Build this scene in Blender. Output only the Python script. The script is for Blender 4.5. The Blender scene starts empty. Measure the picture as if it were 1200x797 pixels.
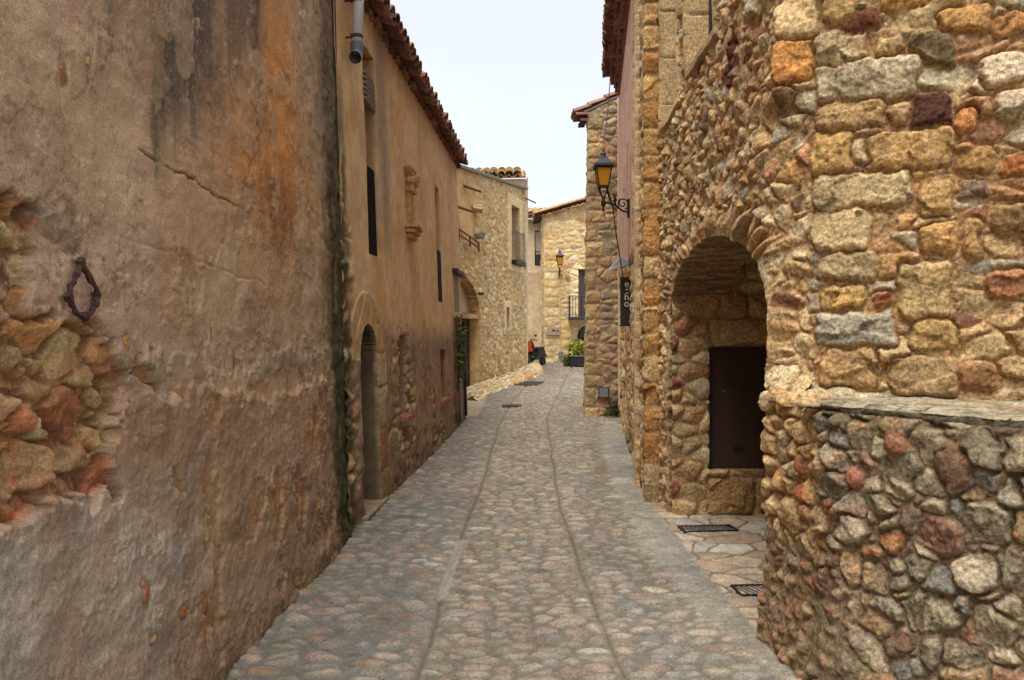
import bpy, bmesh, math, random
import numpy as np
from mathutils import Vector, Matrix

C = bpy.context.scene.collection
R = math.radians
random.seed(7)

# ---------------------------------------------------------------- camera, sky, sun, exposure
cam_d = bpy.data.cameras.new('camera'); cam = bpy.data.objects.new('camera', cam_d); C.objects.link(cam)
cam.location = (0, 0, 1.65); cam.rotation_euler = (R(90), 0, 0)
cam_d.sensor_width = 36; cam_d.lens = 27.0; cam_d.shift_y = -6.5 / 1200
cam_d.clip_start = 0.05; cam_d.clip_end = 2000
bpy.context.scene.camera = cam

SUN_EL, SUN_AZ = 66.0, 204.0            # behind the camera, a little to the left, high
w = bpy.data.worlds.new('World'); bpy.context.scene.world = w; w.use_nodes = True
nt = w.node_tree; nt.nodes.clear()
out = nt.nodes.new('ShaderNodeOutputWorld')
sky = nt.nodes.new('ShaderNodeTexSky'); sky.sky_type = 'NISHITA'; sky.sun_disc = False
sky.sun_elevation = R(SUN_EL); sky.sun_rotation = R(SUN_AZ)
b1 = nt.nodes.new('ShaderNodeBackground'); b1.inputs[1].default_value = 0.12
nt.links.new(sky.outputs[0], b1.inputs[0])
b2 = nt.nodes.new('ShaderNodeBackground'); b2.inputs[1].default_value = 0.305
tc = nt.nodes.new('ShaderNodeTexCoord')
mp = nt.nodes.new('ShaderNodeMapping'); mp.inputs['Scale'].default_value = (1.2, 1.2, 3.0)
nz = nt.nodes.new('ShaderNodeTexNoise'); nz.inputs['Scale'].default_value = 1.6; nz.inputs['Detail'].default_value = 6
cr = nt.nodes.new('ShaderNodeValToRGB')
cr.color_ramp.elements[0].position = .3; cr.color_ramp.elements[0].color = (.87, .90, .935, 1)
cr.color_ramp.elements[1].position = .7; cr.color_ramp.elements[1].color = (1, 1, 1, 1)
nt.links.new(tc.outputs['Generated'], mp.inputs[0]); nt.links.new(mp.outputs[0], nz.inputs[0])
nt.links.new(nz.outputs[0], cr.inputs[0]); nt.links.new(cr.outputs[0], b2.inputs[0])
mx = nt.nodes.new('ShaderNodeMixShader'); mx.inputs[0].default_value = .86
nt.links.new(b1.outputs[0], mx.inputs[1]); nt.links.new(b2.outputs[0], mx.inputs[2])
nt.links.new(mx.outputs[0], out.inputs[0])

sd = bpy.data.lights.new('sun', 'SUN'); sun = bpy.data.objects.new('sun', sd); C.objects.link(sun)
sd.energy = 1.5; sd.angle = R(40); sd.color = (1, .975, .94)
az, el = R(SUN_AZ), R(SUN_EL)
dvec = Vector((math.sin(az) * math.cos(el), math.cos(az) * math.cos(el), math.sin(el)))   # towards the sun
sun.rotation_euler = dvec.to_track_quat('Z', 'Y').to_euler()

sc = bpy.context.scene
DENOISE = True
sc.view_settings.view_transform = 'Standard'; sc.view_settings.look = 'None'
sc.view_settings.gamma = 1; sc.view_settings.use_curve_mapping = False
sc.view_settings.exposure = 1.72
try:
    sc.cycles.max_bounces = 8; sc.cycles.diffuse_bounces = 5; sc.cycles.use_denoising = DENOISE
except Exception:
    pass

# ---------------------------------------------------------------- numbers: noise, cells, masonry
f32 = np.float32
def lin(c):
    c = np.array(c, dtype=f32) / 255
    return np.where(c <= .04045, c / 12.92, ((c + .055) / 1.055) ** 2.4).astype(f32)
def hsh(ix, iy, s):
    ix = (np.asarray(ix).astype(np.int64) & 0xffffffff).astype(np.uint32)
    iy = (np.asarray(iy).astype(np.int64) & 0xffffffff).astype(np.uint32)
    with np.errstate(over='ignore'):
        h = ix * np.uint32(374761393) + iy * np.uint32(668265263) + np.uint32((s * 2654435761 + 97) & 0xffffffff)
        h = (h ^ (h >> np.uint32(13))) * np.uint32(1274126177)
        h = (h ^ (h >> np.uint32(15))) * np.uint32(2246822519)
        h ^= h >> np.uint32(16)
    return (h & np.uint32(0xffffff)).astype(f32) / f32(16777216)
def noise(x, y, s=0):
    x = np.asarray(x, dtype=f32); y = np.asarray(y, dtype=f32)
    x0 = np.floor(x); y0 = np.floor(y); fx = x - x0; fy = y - y0
    ux = fx * fx * fx * (fx * (fx * 6 - 15) + 10); uy = fy * fy * fy * (fy * (fy * 6 - 15) + 10)
    def g(dx, dy):
        a = hsh(x0 + dx, y0 + dy, s) * f32(6.2831853)
        return np.cos(a) * (fx - dx) + np.sin(a) * (fy - dy)
    a = g(0, 0); b = g(1, 0); c = g(0, 1); d = g(1, 1)
    return (a + (b - a) * ux + ((c + (d - c) * ux) - (a + (b - a) * ux)) * uy) * f32(1.5)
def fbm(x, y, s=0, o=4, g=.5):
    t = 0; a = 1.0; n = 0
    for k in range(o):
        t = t + a * noise(x * 2 ** k + 17.3 * k, y * 2 ** k - 9.1 * k, s + k * 31); n += a; a *= g
    return t / n
def sst(a, b, x):
    t = np.clip((x - a) / (b - a), 0, 1); return t * t * (3 - 2 * t)
def mixc(c, d, m):
    return c + (d - c) * np.asarray(m)[..., None]
def bumpf(x, c, wd):
    return np.exp(-((x - c) / wd) ** 2)

def cells(U, V, cw, ch, s, drop=.3, wmax=.5, jit=.75, warp=.2, k=.012):
    x = U / cw + fbm(U / cw * .9, V / ch * .9, s + 1, 3) * warp
    y = V / ch + fbm(U / cw * .9 + 31, V / ch * .9, s + 2, 3) * warp
    ix = np.floor(x); iy = np.floor(y)
    bd = np.full(x.shape, 1e9, f32); bx = np.zeros_like(bd); by = np.zeros_like(bd); bcx = np.zeros_like(bd); bcy = np.zeros_like(bd)
    def site(cx, cy):
        px = cx + .5 + (hsh(cx, cy, s + 11) - .5) * jit; py = cy + .5 + (hsh(cx, cy, s + 12) - .5) * jit
        ww = np.where(hsh(cx, cy, s + 13) < drop, -9, hsh(cx, cy, s + 14) ** 2 * wmax)
        return px, py, ww
    for dx in range(-2, 3):
        for dy in range(-2, 3):
            cx = ix + dx; cy = iy + dy; px, py, ww = site(cx, cy)
            d = (px - x) ** 2 + (py - y) ** 2 - ww
            m = d < bd
            bd = np.where(m, d, bd); bx = np.where(m, px, bx); by = np.where(m, py, by)
            bcx = np.where(m, cx, bcx); bcy = np.where(m, cy, bcy)
    acc = np.zeros_like(bd)
    for dx in range(-2, 3):
        for dy in range(-2, 3):
            cx = ix + dx; cy = iy + dy; px, py, ww = site(cx, cy)
            d = (px - x) ** 2 + (py - y) ** 2 - ww
            ex = px - bx; ey = py - by; L = np.sqrt(ex * ex + ey * ey) + 1e-6
            e = (d - bd) / (2 * L) / np.sqrt((ex / L / cw) ** 2 + (ey / L / ch) ** 2)
            same = (cx == bcx) & (cy == bcy)
            acc += np.where(same | (ww < -5), 0, np.exp(-np.clip(e / k, 0, 40)))
    e = -k * np.log(acc + 1e-12)
    return np.clip(e, 0, 1).astype(f32), bcx, bcy, ((x - bx) * cw).astype(f32), ((y - by) * ch).astype(f32)

def pick(pal, r):
    wts = np.array([p[1] for p in pal], dtype=f32); cum = np.cumsum(wts) / wts.sum()
    cols = np.array([lin(p[0]) for p in pal], dtype=f32)
    c = cols[np.clip(np.searchsorted(cum, r), 0, len(pal) - 1)]
    g = (c @ np.array([.3, .5, .2], f32))[..., None]
    return (g + (c - g) * f32(.86)).astype(f32)

def masonry(U, V, cw, ch, s, pal, mort, gap=.012, relief=.03, rnd=.03, tilt=.25, rough=.012, stain=.5,
            mfill=0.0, bwarp=.04, blocks=(), bgap=None, brel=.8, **kw):
    """irregular stones in mortar: height over the wall plane, colour, stone mask"""
    e, cx, cy, lx, ly = cells(U, V, cw, ch, s, **kw)
    r1 = hsh(cx, cy, s + 21); r2 = hsh(cx, cy, s + 22); r3 = hsh(cx, cy, s + 23); r4 = hsh(cx, cy, s + 24); r5 = hsh(cx, cy, s + 25)
    gw = gap * (.75 + .9 * np.clip(fbm(U * 3, V * 3, s + 5, 3) + .3, 0, 1))
    col = pick(pal, r2); col2 = pick(pal, r3)
    ax = lx * (r4 - .5) * 2 * tilt + ly * (r5 - .5) * 2 * tilt
    amp = .5 + .7 * r1
    for (u0, v0, u1, v1, c) in blocks:
        m = (U > u0 - .05) & (U < u1 + .05) & (V > v0 - .05) & (V < v1 + .05)
        if not m.any(): continue
        u = U[m]; v = V[m]
        sdd = int(abs(u0 * 977 + v0 * 331)) % 9973
        ww_ = bwarp; u, v = u + fbm(u * 8, v * 8, sdd, 4) * ww_, v + fbm(u * 8 + 40, v * 8, sdd + 3, 4) * ww_
        rr = min(.035, (u1 - u0) * .3, (v1 - v0) * .3)
        qx = np.abs(u - (u0 + u1) / 2) - (u1 - u0) / 2 + rr; qy = np.abs(v - (v0 + v1) / 2) - (v1 - v0) / 2 + rr
        eb = -(np.sqrt(np.maximum(qx, 0) ** 2 + np.maximum(qy, 0) ** 2) + np.minimum(np.maximum(qx, qy), 0) - rr)
        bg = gap if bgap is None else bgap
        t = e[m]; t = np.where(eb > -bg * .4, np.maximum(eb + bg * .35, 0), np.minimum(t, np.maximum(-eb - bg * .4 + bg * .2, 0)))
        e[m] = t
        hit = np.zeros_like(m); hit[m] = eb > -bg * .4
        col[hit] = lin(c); rk = random.random()
        col2[hit] = lin(c) * f32(.75); amp[hit] = brel; ax[hit] *= .15; r2[hit] = .5; r1[hit] = rk
    m = sst(gw * .35, gw * 1.25, e)
    dome = 1 - np.exp(-np.maximum(e - gw * .3, 0) / rnd)
    n1 = fbm(U * 14, V * 14, s + 6, 4); n2 = fbm(U * 45, V * 45, s + 7, 3); n3 = fbm(U * 5, V * 5, s + 8, 3)
    fac = np.maximum(lx * (r3 - .5) * 1.6 + ly * (r2 - .5) * 1.6, ly * (r1 - .5) * 1.2 - lx * (r5 - .5) * 1.2)   # chipped facets
    n4 = fbm(U * 90, V * 90, s + 10, 3)
    q = (lx * (r4 - .5) + ly * (r5 - .35)) * 34 + n1 * 1.6 + n3 * .8; q = q - np.floor(q)                          # broken bedding ledges
    led = sst(0, .12, q) - q
    h = relief * amp * dome + (ax - fac * tilt) * m * dome + m * (.006 * led + rough * (.8 * n3 + .45 * n1 + .16 * n2)) + (1 - m) * (.003 * n2 + .004 * n1 + mfill)
    col = mixc(col, col2, sst(.05, .55, n1 + .4 * n3) * stain)
    col = col * ((.80 + .36 * hsh(cx, cy, s + 26)) * (1 + .34 * n1 + .38 * n2 + .30 * n4 + .15 * n3))[..., None]
    # lichen and grime on the faces
    col = mixc(col, col * np.array([.62, .62, .60], f32), sst(.18, .5, fbm(U * 4 + 9, V * 4, s + 9, 4)) * .55)
    mc = lin(mort) * (.84 + .18 * n1 + .30 * n2 + .25 * n4)[..., None]
    col = mixc(mc, col, m)
    return h.astype(f32), np.clip(col, .004, .85).astype(f32), m

# ---------------------------------------------------------------- materials
MATS = {}
def nodes_of(name):
    m = bpy.data.materials.new(name); m.use_nodes = True
    t = m.node_tree; b = t.nodes['Principled BSDF']
    return m, t, b
def surf(name, scale=60, contrast=.35, bump=.35, dist=.004, rough=.92, big=6, spec=.25):
    """vertex colour of the thing times fine procedural grain, with grain relief"""
    m, t, b = nodes_of(name)
    at = t.nodes.new('ShaderNodeAttribute'); at.attribute_name = 'Col'
    co = t.nodes.new('ShaderNodeTexCoord')
    n1 = t.nodes.new('ShaderNodeTexNoise'); n1.inputs['Scale'].default_value = scale; n1.inputs['Detail'].default_value = 6; n1.inputs['Roughness'].default_value = .8
    n2 = t.nodes.new('ShaderNodeTexNoise'); n2.inputs['Scale'].default_value = big; n2.inputs['Detail'].default_value = 5
    for n in (n1, n2): t.links.new(co.outputs['Object'], n.inputs[0])
    mr = t.nodes.new('ShaderNodeMapRange'); mr.inputs[1].default_value = .38; mr.inputs[2].default_value = .62
    mr.inputs[3].default_value = 1 - contrast; mr.inputs[4].default_value = 1 + contrast
    t.links.new(n1.outputs[0], mr.inputs[0])
    m2 = t.nodes.new('ShaderNodeMapRange'); m2.inputs[1].default_value = .3; m2.inputs[2].default_value = .7
    m2.inputs[3].default_value = .80; m2.inputs[4].default_value = 1.08
    t.links.new(n2.outputs[0], m2.inputs[0])
    mm = t.nodes.new('ShaderNodeMath'); mm.operation = 'MULTIPLY'; t.links.new(mr.outputs[0], mm.inputs[0]); t.links.new(m2.outputs[0], mm.inputs[1])
    vm = t.nodes.new('ShaderNodeVectorMath'); vm.operation = 'SCALE'
    t.links.new(at.outputs['Color'], vm.inputs[0]); t.links.new(mm.outputs[0], vm.inputs['Scale'])
    t.links.new(vm.outputs[0], b.inputs['Base Color'])
    bp = t.nodes.new('ShaderNodeBump'); bp.inputs['Strength'].default_value = bump; bp.inputs['Distance'].default_value = dist
    n3 = t.nodes.new('ShaderNodeTexNoise'); n3.inputs['Scale'].default_value = scale * 3.2; n3.inputs['Detail'].default_value = 3
    t.links.new(co.outputs['Object'], n3.inputs[0])
    ad = t.nodes.new('ShaderNodeMath'); ad.operation = 'MULTIPLY_ADD'; ad.inputs[1].default_value = .45
    t.links.new(n3.outputs[0], ad.inputs[0]); t.links.new(n1.outputs[0], ad.inputs[2])
    t.links.new(ad.outputs[0], bp.inputs['Height']); t.links.new(bp.outputs[0], b.inputs['Normal'])
    b.inputs['Roughness'].default_value = rough; b.inputs['Specular IOR Level'].default_value = spec
    MATS[name] = m; return m
def plain(name, c, rough=.6, metal=0, var=.2, scale=25, spec=.4, bump=.15):
    m, t, b = nodes_of(name)
    co = t.nodes.new('ShaderNodeTexCoord')
    n1 = t.nodes.new('ShaderNodeTexNoise'); n1.inputs['Scale'].default_value = scale; n1.inputs['Detail'].default_value = 5
    t.links.new(co.outputs['Object'], n1.inputs[0])
    cr = t.nodes.new('ShaderNodeValToRGB'); l = lin(c)
    cr.color_ramp.elements[0].position = .3; cr.color_ramp.elements[0].color = (*(l * (1 - var)), 1)
    cr.color_ramp.elements[1].position = .7; cr.color_ramp.elements[1].color = (*np.minimum(l * (1 + var), 1), 1)
    t.links.new(n1.outputs[0], cr.inputs[0]); t.links.new(cr.outputs[0], b.inputs['Base Color'])
    bp = t.nodes.new('ShaderNodeBump'); bp.inputs['Strength'].default_value = bump; bp.inputs['Distance'].default_value = .003
    t.links.new(n1.outputs[0], bp.inputs['Height']); t.links.new(bp.outputs[0], b.inputs['Normal'])
    b.inputs['Roughness'].default_value = rough; b.inputs['Metallic'].default_value = metal; b.inputs['Specular IOR Level'].default_value = spec
    MATS[name] = m; return m
STONE = surf('rough_stone', 55, .55, .8, .008)
FARSTONE = surf('distant_stone', 30, .35, .5, .012)
PLASTER = surf('old_plaster', 120, .34, .6, .004)
COBBLE = surf('worn_cobbles', 90, .36, .5, .004, rough=.72, spec=.35)
TILE = surf('clay_tile', 40, .35, .4, .004)
LEAF = surf('leaves', 20, .2, .1, .002, rough=.6)
IRON = plain('black_iron', (38, 36, 34), .55, .4)
RUST = plain('rusty_iron', (78, 56, 52), .9, .1, .45, 60, .2, .8)
DARKWOOD = plain('dark_wood', (58, 42, 34), .7, 0, .35, 30)
DOORMETAL = plain('brown_sheet_metal', (66, 48, 42), .55, .1, .12, 8)
SHUTTER = plain('dark_shutter', (42, 40, 42), .95, 0, .2, 25, .08)
REDWOOD = plain('red_brown_wood', (112, 66, 50), .75, 0, .25, 30)
GREYWOOD = plain('grey_weathered_wood', (128, 122, 110), .85, 0, .25, 20)
PVC = plain('grey_plastic_pipe', (204, 204, 206), .45, 0, .06, 5)
PVCD = plain('dark_grey_plastic', (98, 102, 106), .5, 0, .08, 5)
DRESSED = plain('dressed_sandstone', (196, 164, 118), .9, 0, .22, 14, .2, .5)
OCHRE = plain('ochre_sandstone', (176, 138, 92), .92, 0, .3, 18, .2, .7)
MOSSY = plain('mossy_render', (84, 80, 56), .95, 0, .4, 9, .1, .6)
STEPM = plain('worn_step_stone', (140, 122, 98), .9, 0, .3, 12, .2, .6)
BRICK = plain('red_brick', (150, 92, 72), .9, 0, .3, 40, .2, .5)
PALE = plain('pale_render', (206, 186, 156), .9, 0, .12, 6, .2)
GREYMETAL = plain('grey_metal', (138, 140, 140), .5, .5, .1)
GRATEM = plain('worn_cast_iron', (98, 96, 92), .6, .2, .2)
DARKGREY = plain('dark_grey_metal', (62, 64, 66), .6, .3, .15)
GLASS = plain('dark_window_glass', (70, 76, 80), .12, 0, .1, 2, .6, .0)
PALEGLASS = plain('pale_window_blind', (205, 196, 190), .6, 0, .06, 8)
WHITE = plain('white_paint', (225, 222, 214), .6, 0, .05)
ORANGE = plain('orange_red_paint', (205, 78, 36), .4, 0, .2, 12)
BLACKP = plain('black_plastic', (34, 33, 33), .55, 0, .15)
PLAQUE = plain('pinkish_plaque', (176, 150, 136), .6, 0, .08)
SIGNB = plain('dark_sign_board', (54, 36, 32), .5, 0, .15)
HOODM = plain('pale_blue_grey_metal', (190, 204, 206), .45, 0, .06)
AMB, _t, _b = nodes_of('amber_glass')
_b.inputs['Base Color'].default_value = (.85, .46, .03, 1); _b.inputs['Roughness'].default_value = .25
_tr = _t.nodes.new('ShaderNodeBsdfTranslucent'); _tr.inputs[0].default_value = (1, .56, .05, 1)
_ms = _t.nodes.new('ShaderNodeMixShader'); _ms.inputs[0].default_value = .55
_t.links.new(_b.outputs[0], _ms.inputs[1]); _t.links.new(_tr.outputs[0], _ms.inputs[2]); _t.links.new(_ms.outputs[0], _t.nodes['Material Output'].inputs[0])
CLEAR, _t, _b = nodes_of('clear_glass')
_b.inputs['Base Color'].default_value = (.85, .88, .88, 1); _b.inputs['Roughness'].default_value = .05; _b.inputs['Transmission Weight'].default_value = .9; _b.inputs['Alpha'].default_value = .45

# ---------------------------------------------------------------- objects
def tag(o, label=None, cat=None, group=None, kind=None):
    if label: o['label'] = label
    if cat: o['category'] = cat
    if group: o['group'] = group
    if kind: o['kind'] = kind
    return o
def empty(name, loc=(0, 0, 0), label=None, cat=None, group=None, rz=0):
    o = bpy.data.objects.new(name, None); C.objects.link(o); o.location = loc; o.rotation_euler = (0, 0, rz)
    o.empty_display_size = .2
    return tag(o, label, cat, group)
def link(name, me, mat, parent=None, loc=None):
    o = bpy.data.objects.new(name, me); C.objects.link(o)
    if mat is not None: me.materials.append(mat)
    if parent is not None:
        o.parent = parent
        if loc is None:   # built in world coordinates: keep them there
            bpy_m = parent_world(parent); o.matrix_parent_inverse = bpy_m.inverted()
    if loc is not None: o.location = loc
    return o
def parent_world(p):
    m = Matrix.LocRotScale(p.location, p.rotation_euler, None)
    if p.parent is not None: m = parent_world(p.parent) @ p.matrix_parent_inverse @ m
    return m
def npmesh(name, V, Q, col, mat, parent=None, smooth=True):
    me = bpy.data.meshes.new(name); n = len(V); m = len(Q)
    me.vertices.add(n); me.vertices.foreach_set('co', np.ascontiguousarray(V, dtype=f32).ravel())
    me.loops.add(m * 4); me.loops.foreach_set('vertex_index', np.ascontiguousarray(Q, dtype=np.int32).ravel())
    me.polygons.add(m); me.polygons.foreach_set('loop_start', np.arange(0, m * 4, 4, dtype=np.int32))
    me.polygons.foreach_set('loop_total', np.full(m, 4, dtype=np.int32))
    me.polygons.foreach_set('use_smooth', np.full(m, smooth, dtype=bool))
    a = me.color_attributes.new('Col', 'FLOAT_COLOR', 'POINT')
    c4 = np.ones((n, 4), f32); c4[:, :3] = col; a.data.foreach_set('color', c4.ravel())
    me.update(calc_edges=True); me.validate()
    return link(name, me, mat, parent)

class Rect:
    def __init__(s, u0, u1, v0, v1, depth=.2, col=None): s.u0, s.u1, s.v0, s.v1, s.depth, s.col = u0, u1, v0, v1, depth, col
    def inside(s, u, v): return (u > s.u0) & (u < s.u1) & (v > s.v0) & (v < s.v1)
    def snap(s, u, v): return u, v
    joints = False
    def skirtcol(s, u, v, t, c):
        if not s.joints: return None
        q = v * 2.3 + s.u0; k = hsh(np.floor(q), u * 0, 9); jn = np.abs(q - np.floor(q) - .5) > .465
        cc = np.broadcast_to(lin(s.col), (len(u), 3)) * ((.72 + .5 * k) * (1 + .3 * fbm(v * 9, t * 9, 6, 4)) * np.where(jn, .5, 1))[:, None]
        return u * 0 + .012 * jn * -1, cc
class Arch:
    def __init__(s, u0, u1, vs, rise, depth=.3, col=None, fn=None):
        s.u0, s.u1, s.vs, s.rise, s.depth, s.col, s.fn = u0, u1, vs, rise, depth, col, fn; s.c = (u0 + u1) / 2; s.hw = (u1 - u0) / 2; s.v0 = -1
    def inside(s, u, v):
        q = np.clip(1 - ((u - s.c) / s.hw) ** 2, 0, 1)
        return (u > s.u0) & (u < s.u1) & (v < s.vs + s.rise * np.sqrt(q))
    def snap(s, u, v):
        a = np.arctan2((v - s.vs) / s.rise, (u - s.c) / s.hw)
        uu = np.where(v > s.vs, s.c + s.hw * np.cos(a), np.where(u < s.c, s.u0, s.u1))
        vv = np.where(v > s.vs, s.vs + s.rise * np.sin(a), v)
        return uu, vv
    def skirtcol(s, u, v, t, c):
        if s.fn is None: return None
        a = np.arctan2((v - s.vs) / s.rise, (u - s.c) / s.hw); mr = (s.hw + s.rise) / 2
        p = np.where(v > s.vs, s.vs + (np.pi - a) * mr, np.where(u < s.c, v, s.vs + np.pi * mr + s.vs - v))
        return s.fn(p, t)

def rng(*segs):
    """rng((start, end, step), ...) joined grid lines"""
    a = []
    for (s, e, st) in segs:
        n = max(1, int(round((e - s) / st))); a.append(np.linspace(s, e, n + 1)[:-1])
    a.append(np.array([segs[-1][1]])); return np.concatenate(a)
def ins(arr, vals):
    arr = np.array(arr)
    for v in vals:
        if v <= arr[0] or v >= arr[-1]: continue
        i = np.argmin(np.abs(arr - v))
        if 0 < i < len(arr) - 1: arr[i] = v
    return np.unique(arr)

def sheet(name, us, vs, base, hfun, mat, parent, openings=(), cut=None):
    """one wall face as a displaced grid with real openings and reveals; base(u, v, h) -> x, y, z"""
    for o in openings:
        if isinstance(o, Rect): us = ins(us, (o.u0, o.u1)); vs = ins(vs, (o.v0, o.v1))
        else: us = ins(us, (o.u0, o.u1))
    U, V = np.meshgrid(us.astype(f32), vs.astype(f32), indexing='ij')
    nu, nv = U.shape; ID = np.arange(nu * nv).reshape(nu, nv)
    uc = (U[:-1, :-1] + U[1:, 1:]) / 2; vc = (V[:-1, :-1] + V[1:, 1:]) / 2
    removed = np.zeros(uc.shape, bool); masks = []
    for o in openings:
        m = o.inside(uc, vc); removed |= m; masks.append(m)
    if cut is not None: removed |= cut(uc, vc)
    edges = []
    for o, m in zip(openings, masks):
        i, j = np.nonzero(m[1:, :] != m[:-1, :]); a = ID[i + 1, j]; b = ID[i + 1, j + 1]
        i2, j2 = np.nonzero(m[:, 1:] != m[:, :-1]); a2 = ID[i2, j2 + 1]; b2 = ID[i2 + 1, j2 + 1]
        ea = np.concatenate([a, a2]); eb = np.concatenate([b, b2]); edges.append((ea, eb))
        q = np.unique(np.concatenate([ea, eb]))
        uf = U.ravel(); vf = V.ravel()
        su, sv = o.snap(uf[q], vf[q]); uf[q] = su; vf[q] = sv
        U = uf.reshape(nu, nv); V = vf.reshape(nu, nv)
    h, col = hfun(U, V)[:2]
    X, Y, Z = base(U, V, h)
    P = np.stack([X, Y, Z], -1).reshape(-1, 3); Cc = col.reshape(-1, 3)
    k = ~removed
    Q = np.stack([ID[:-1, :-1][k], ID[1:, :-1][k], ID[1:, 1:][k], ID[:-1, 1:][k]], -1)
    allP = [P]; allC = [Cc]; allQ = [Q]; nP = len(P)
    for o, (ea, eb) in zip(openings, edges):
        q, inv = np.unique(np.concatenate([ea, eb]), return_inverse=True)
        rows = max(2, int(o.depth / .02)) if getattr(o, 'fn', None) else max(2, int(o.depth / .05))
        uq = U.ravel()[q]; vq = V.ravel()[q]; hq = h.ravel()[q]; cq = Cc[q]
        lp = []; lc = []
        for r in range(rows + 1):
            t = r / rows; dd = o.depth * t
            jn = 0 if r == 0 else .006
            sc_ = o.skirtcol(uq, vq, np.full_like(uq, dd), cq)
            off = 0
            if sc_ is not None and r > 0:
                off = sc_[0] * min(1, dd / .05); c = sc_[1]
            elif o.col is not None:
                c = np.tile(lin(o.col), (len(q), 1)) * (1 + .25 * fbm(uq * 9 + vq * 7, np.full_like(uq, dd * 9), 5, 3))[:, None]
                if r == 0: c = cq
            else: c = cq
            if isinstance(o, Arch): du, dv = o.c - uq, np.where(vq > o.vs, o.vs - vq, 0)
            else: du, dv = (o.u0 + o.u1) / 2 - uq, (o.v0 + o.v1) / 2 - vq
            L = np.sqrt(du * du + dv * dv) + 1e-6
            off = off + fbm(uq * 12 + dd * 5, vq * 12 + dd * 9, 77, 2) * jn
            x, y, z = base(uq + du / L * off, vq + dv / L * off, hq * (1 - t) - dd)
            lp.append(np.stack([x, y, z], -1)); lc.append(c)
        n = len(q); allP += lp; allC += lc
        ia = inv[:len(ea)]; ib = inv[len(ea):]
        for r in range(rows):
            s0 = nP + r * n; s1 = s0 + n
            allQ.append(np.stack([s0 + ia, s0 + ib, s1 + ib, s1 + ia], -1))
        nP += n * (rows + 1)
    return npmesh(name, np.concatenate(allP), np.concatenate(allQ), np.concatenate(allC), mat, parent)

class MB:
    """collects simple solids into one mesh"""
    def __init__(s): s.v = []; s.f = []
    def add(s, v, f):
        n = len(s.v); s.v += [tuple(p) for p in v]; s.f += [tuple(i + n for i in q) for q in f]; return s
    def box(s, c, size, rot=None, taper=1.0):
        x, y, z = [k / 2 for k in size]; M = rot or Matrix.Identity(3); c = Vector(c)
        p = [Vector((sx * x * (taper if sz > 0 else 1), sy * y * (taper if sz > 0 else 1), sz * z)) for sz in (-1, 1) for sx, sy in ((-1, -1), (1, -1), (1, 1), (-1, 1))]
        return s.add([c + M @ q for q in p], [(3, 2, 1, 0), (4, 5, 6, 7), (0, 1, 5, 4), (1, 2, 6, 5), (2, 3, 7, 6), (3, 0, 4, 7)])
    def quadbox(s, pts, thick, n):
        """four points pushed along n: a slab"""
        n = Vector(n); a = [Vector(p) for p in pts]; b = [p + n * thick for p in a]
        return s.add(a + b, [(3, 2, 1, 0), (4, 5, 6, 7), (0, 1, 5, 4), (1, 2, 6, 5), (2, 3, 7, 6), (3, 0, 4, 7)])
    def tube(s, pts, r, seg=8, cap=True):
        pts = [Vector(p) for p in pts]; rs = r if isinstance(r, (list, tuple)) else [r] * len(pts)
        n0 = len(s.v); prev = None
        for i, p in enumerate(pts):
            d = (pts[min(i + 1, len(pts) - 1)] - pts[max(i - 1, 0)]).normalized()
            if prev is None:
                a = d.orthogonal().normalized()
            else:
                a = (prev - d * prev.dot(d)).normalized()
            prev = a; b = d.cross(a)
            for k in range(seg):
                t = 2 * math.pi * k / seg; s.v.append(tuple(p + (a * math.cos(t) + b * math.sin(t)) * rs[i]))
        for i in range(len(pts) - 1):
            for k in range(seg):
                k2 = (k + 1) % seg; s.f.append((n0 + i * seg + k, n0 + i * seg + k2, n0 + (i + 1) * seg + k2, n0 + (i + 1) * seg + k))
        if cap:
            s.f.append(tuple(n0 + k for k in range(seg - 1, -1, -1))); e = n0 + (len(pts) - 1) * seg; s.f.append(tuple(e + k for k in range(seg)))
        return s
    def lathe(s, c, prof, seg=12, square=False):
        c = Vector(c); n0 = len(s.v); sg = 4 if square else seg
        for (r, z) in prof:
            for k in range(sg):
                t = 2 * math.pi * (k + (.5 if square else 0)) / sg; rr = r * (1.414 if square else 1)
                s.v.append((c.x + rr * math.cos(t), c.y + rr * math.sin(t), c.z + z))
        for i in range(len(prof) - 1):
            for k in range(sg):
                k2 = (k + 1) % sg; s.f.append((n0 + i * sg + k, n0 + i * sg + k2, n0 + (i + 1) * sg + k2, n0 + (i + 1) * sg + k))
        s.f.append(tuple(n0 + k for k in range(sg - 1, -1, -1))); e = n0 + (len(prof) - 1) * sg; s.f.append(tuple(e + k for k in range(sg)))
        return s
    def build(s, name, mat, parent=None, bevel=0, smooth=False, jitter=0, loc=None, sub=0):
        bm = bmesh.new(); vs = [bm.verts.new(p) for p in s.v]
        for q in s.f:
            try: bm.faces.new([vs[i] for i in q])
            except ValueError: pass
        if bevel: bmesh.ops.bevel(bm, geom=bm.edges[:], offset=bevel, segments=2, affect='EDGES', profile=.6, clamp_overlap=True)
        if sub: bmesh.ops.subdivide_edges(bm, edges=bm.edges[:], cuts=sub, use_grid_fill=True)
        if jitter:
            for v in bm.verts:
                p = v.co; q = np.array([p.x * 7, p.y * 7 + p.z * 5])
                v.co += Vector((float(noise(p.x * 9 + p.z * 5, p.y * 9, 3)), float(noise(p.y * 9 + 5, p.z * 9 + p.x * 3, 4)), float(noise(p.x * 9 + 11, p.z * 9 + p.y * 4, 5)))) * jitter
        bmesh.ops.recalc_face_normals(bm, faces=bm.faces[:])
        me = bpy.data.meshes.new(name); bm.to_mesh(me); bm.free()
        if smooth: me.polygons.foreach_set('use_smooth', [True] * len(me.polygons))
        return link(name, me, mat, parent, loc)

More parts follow.
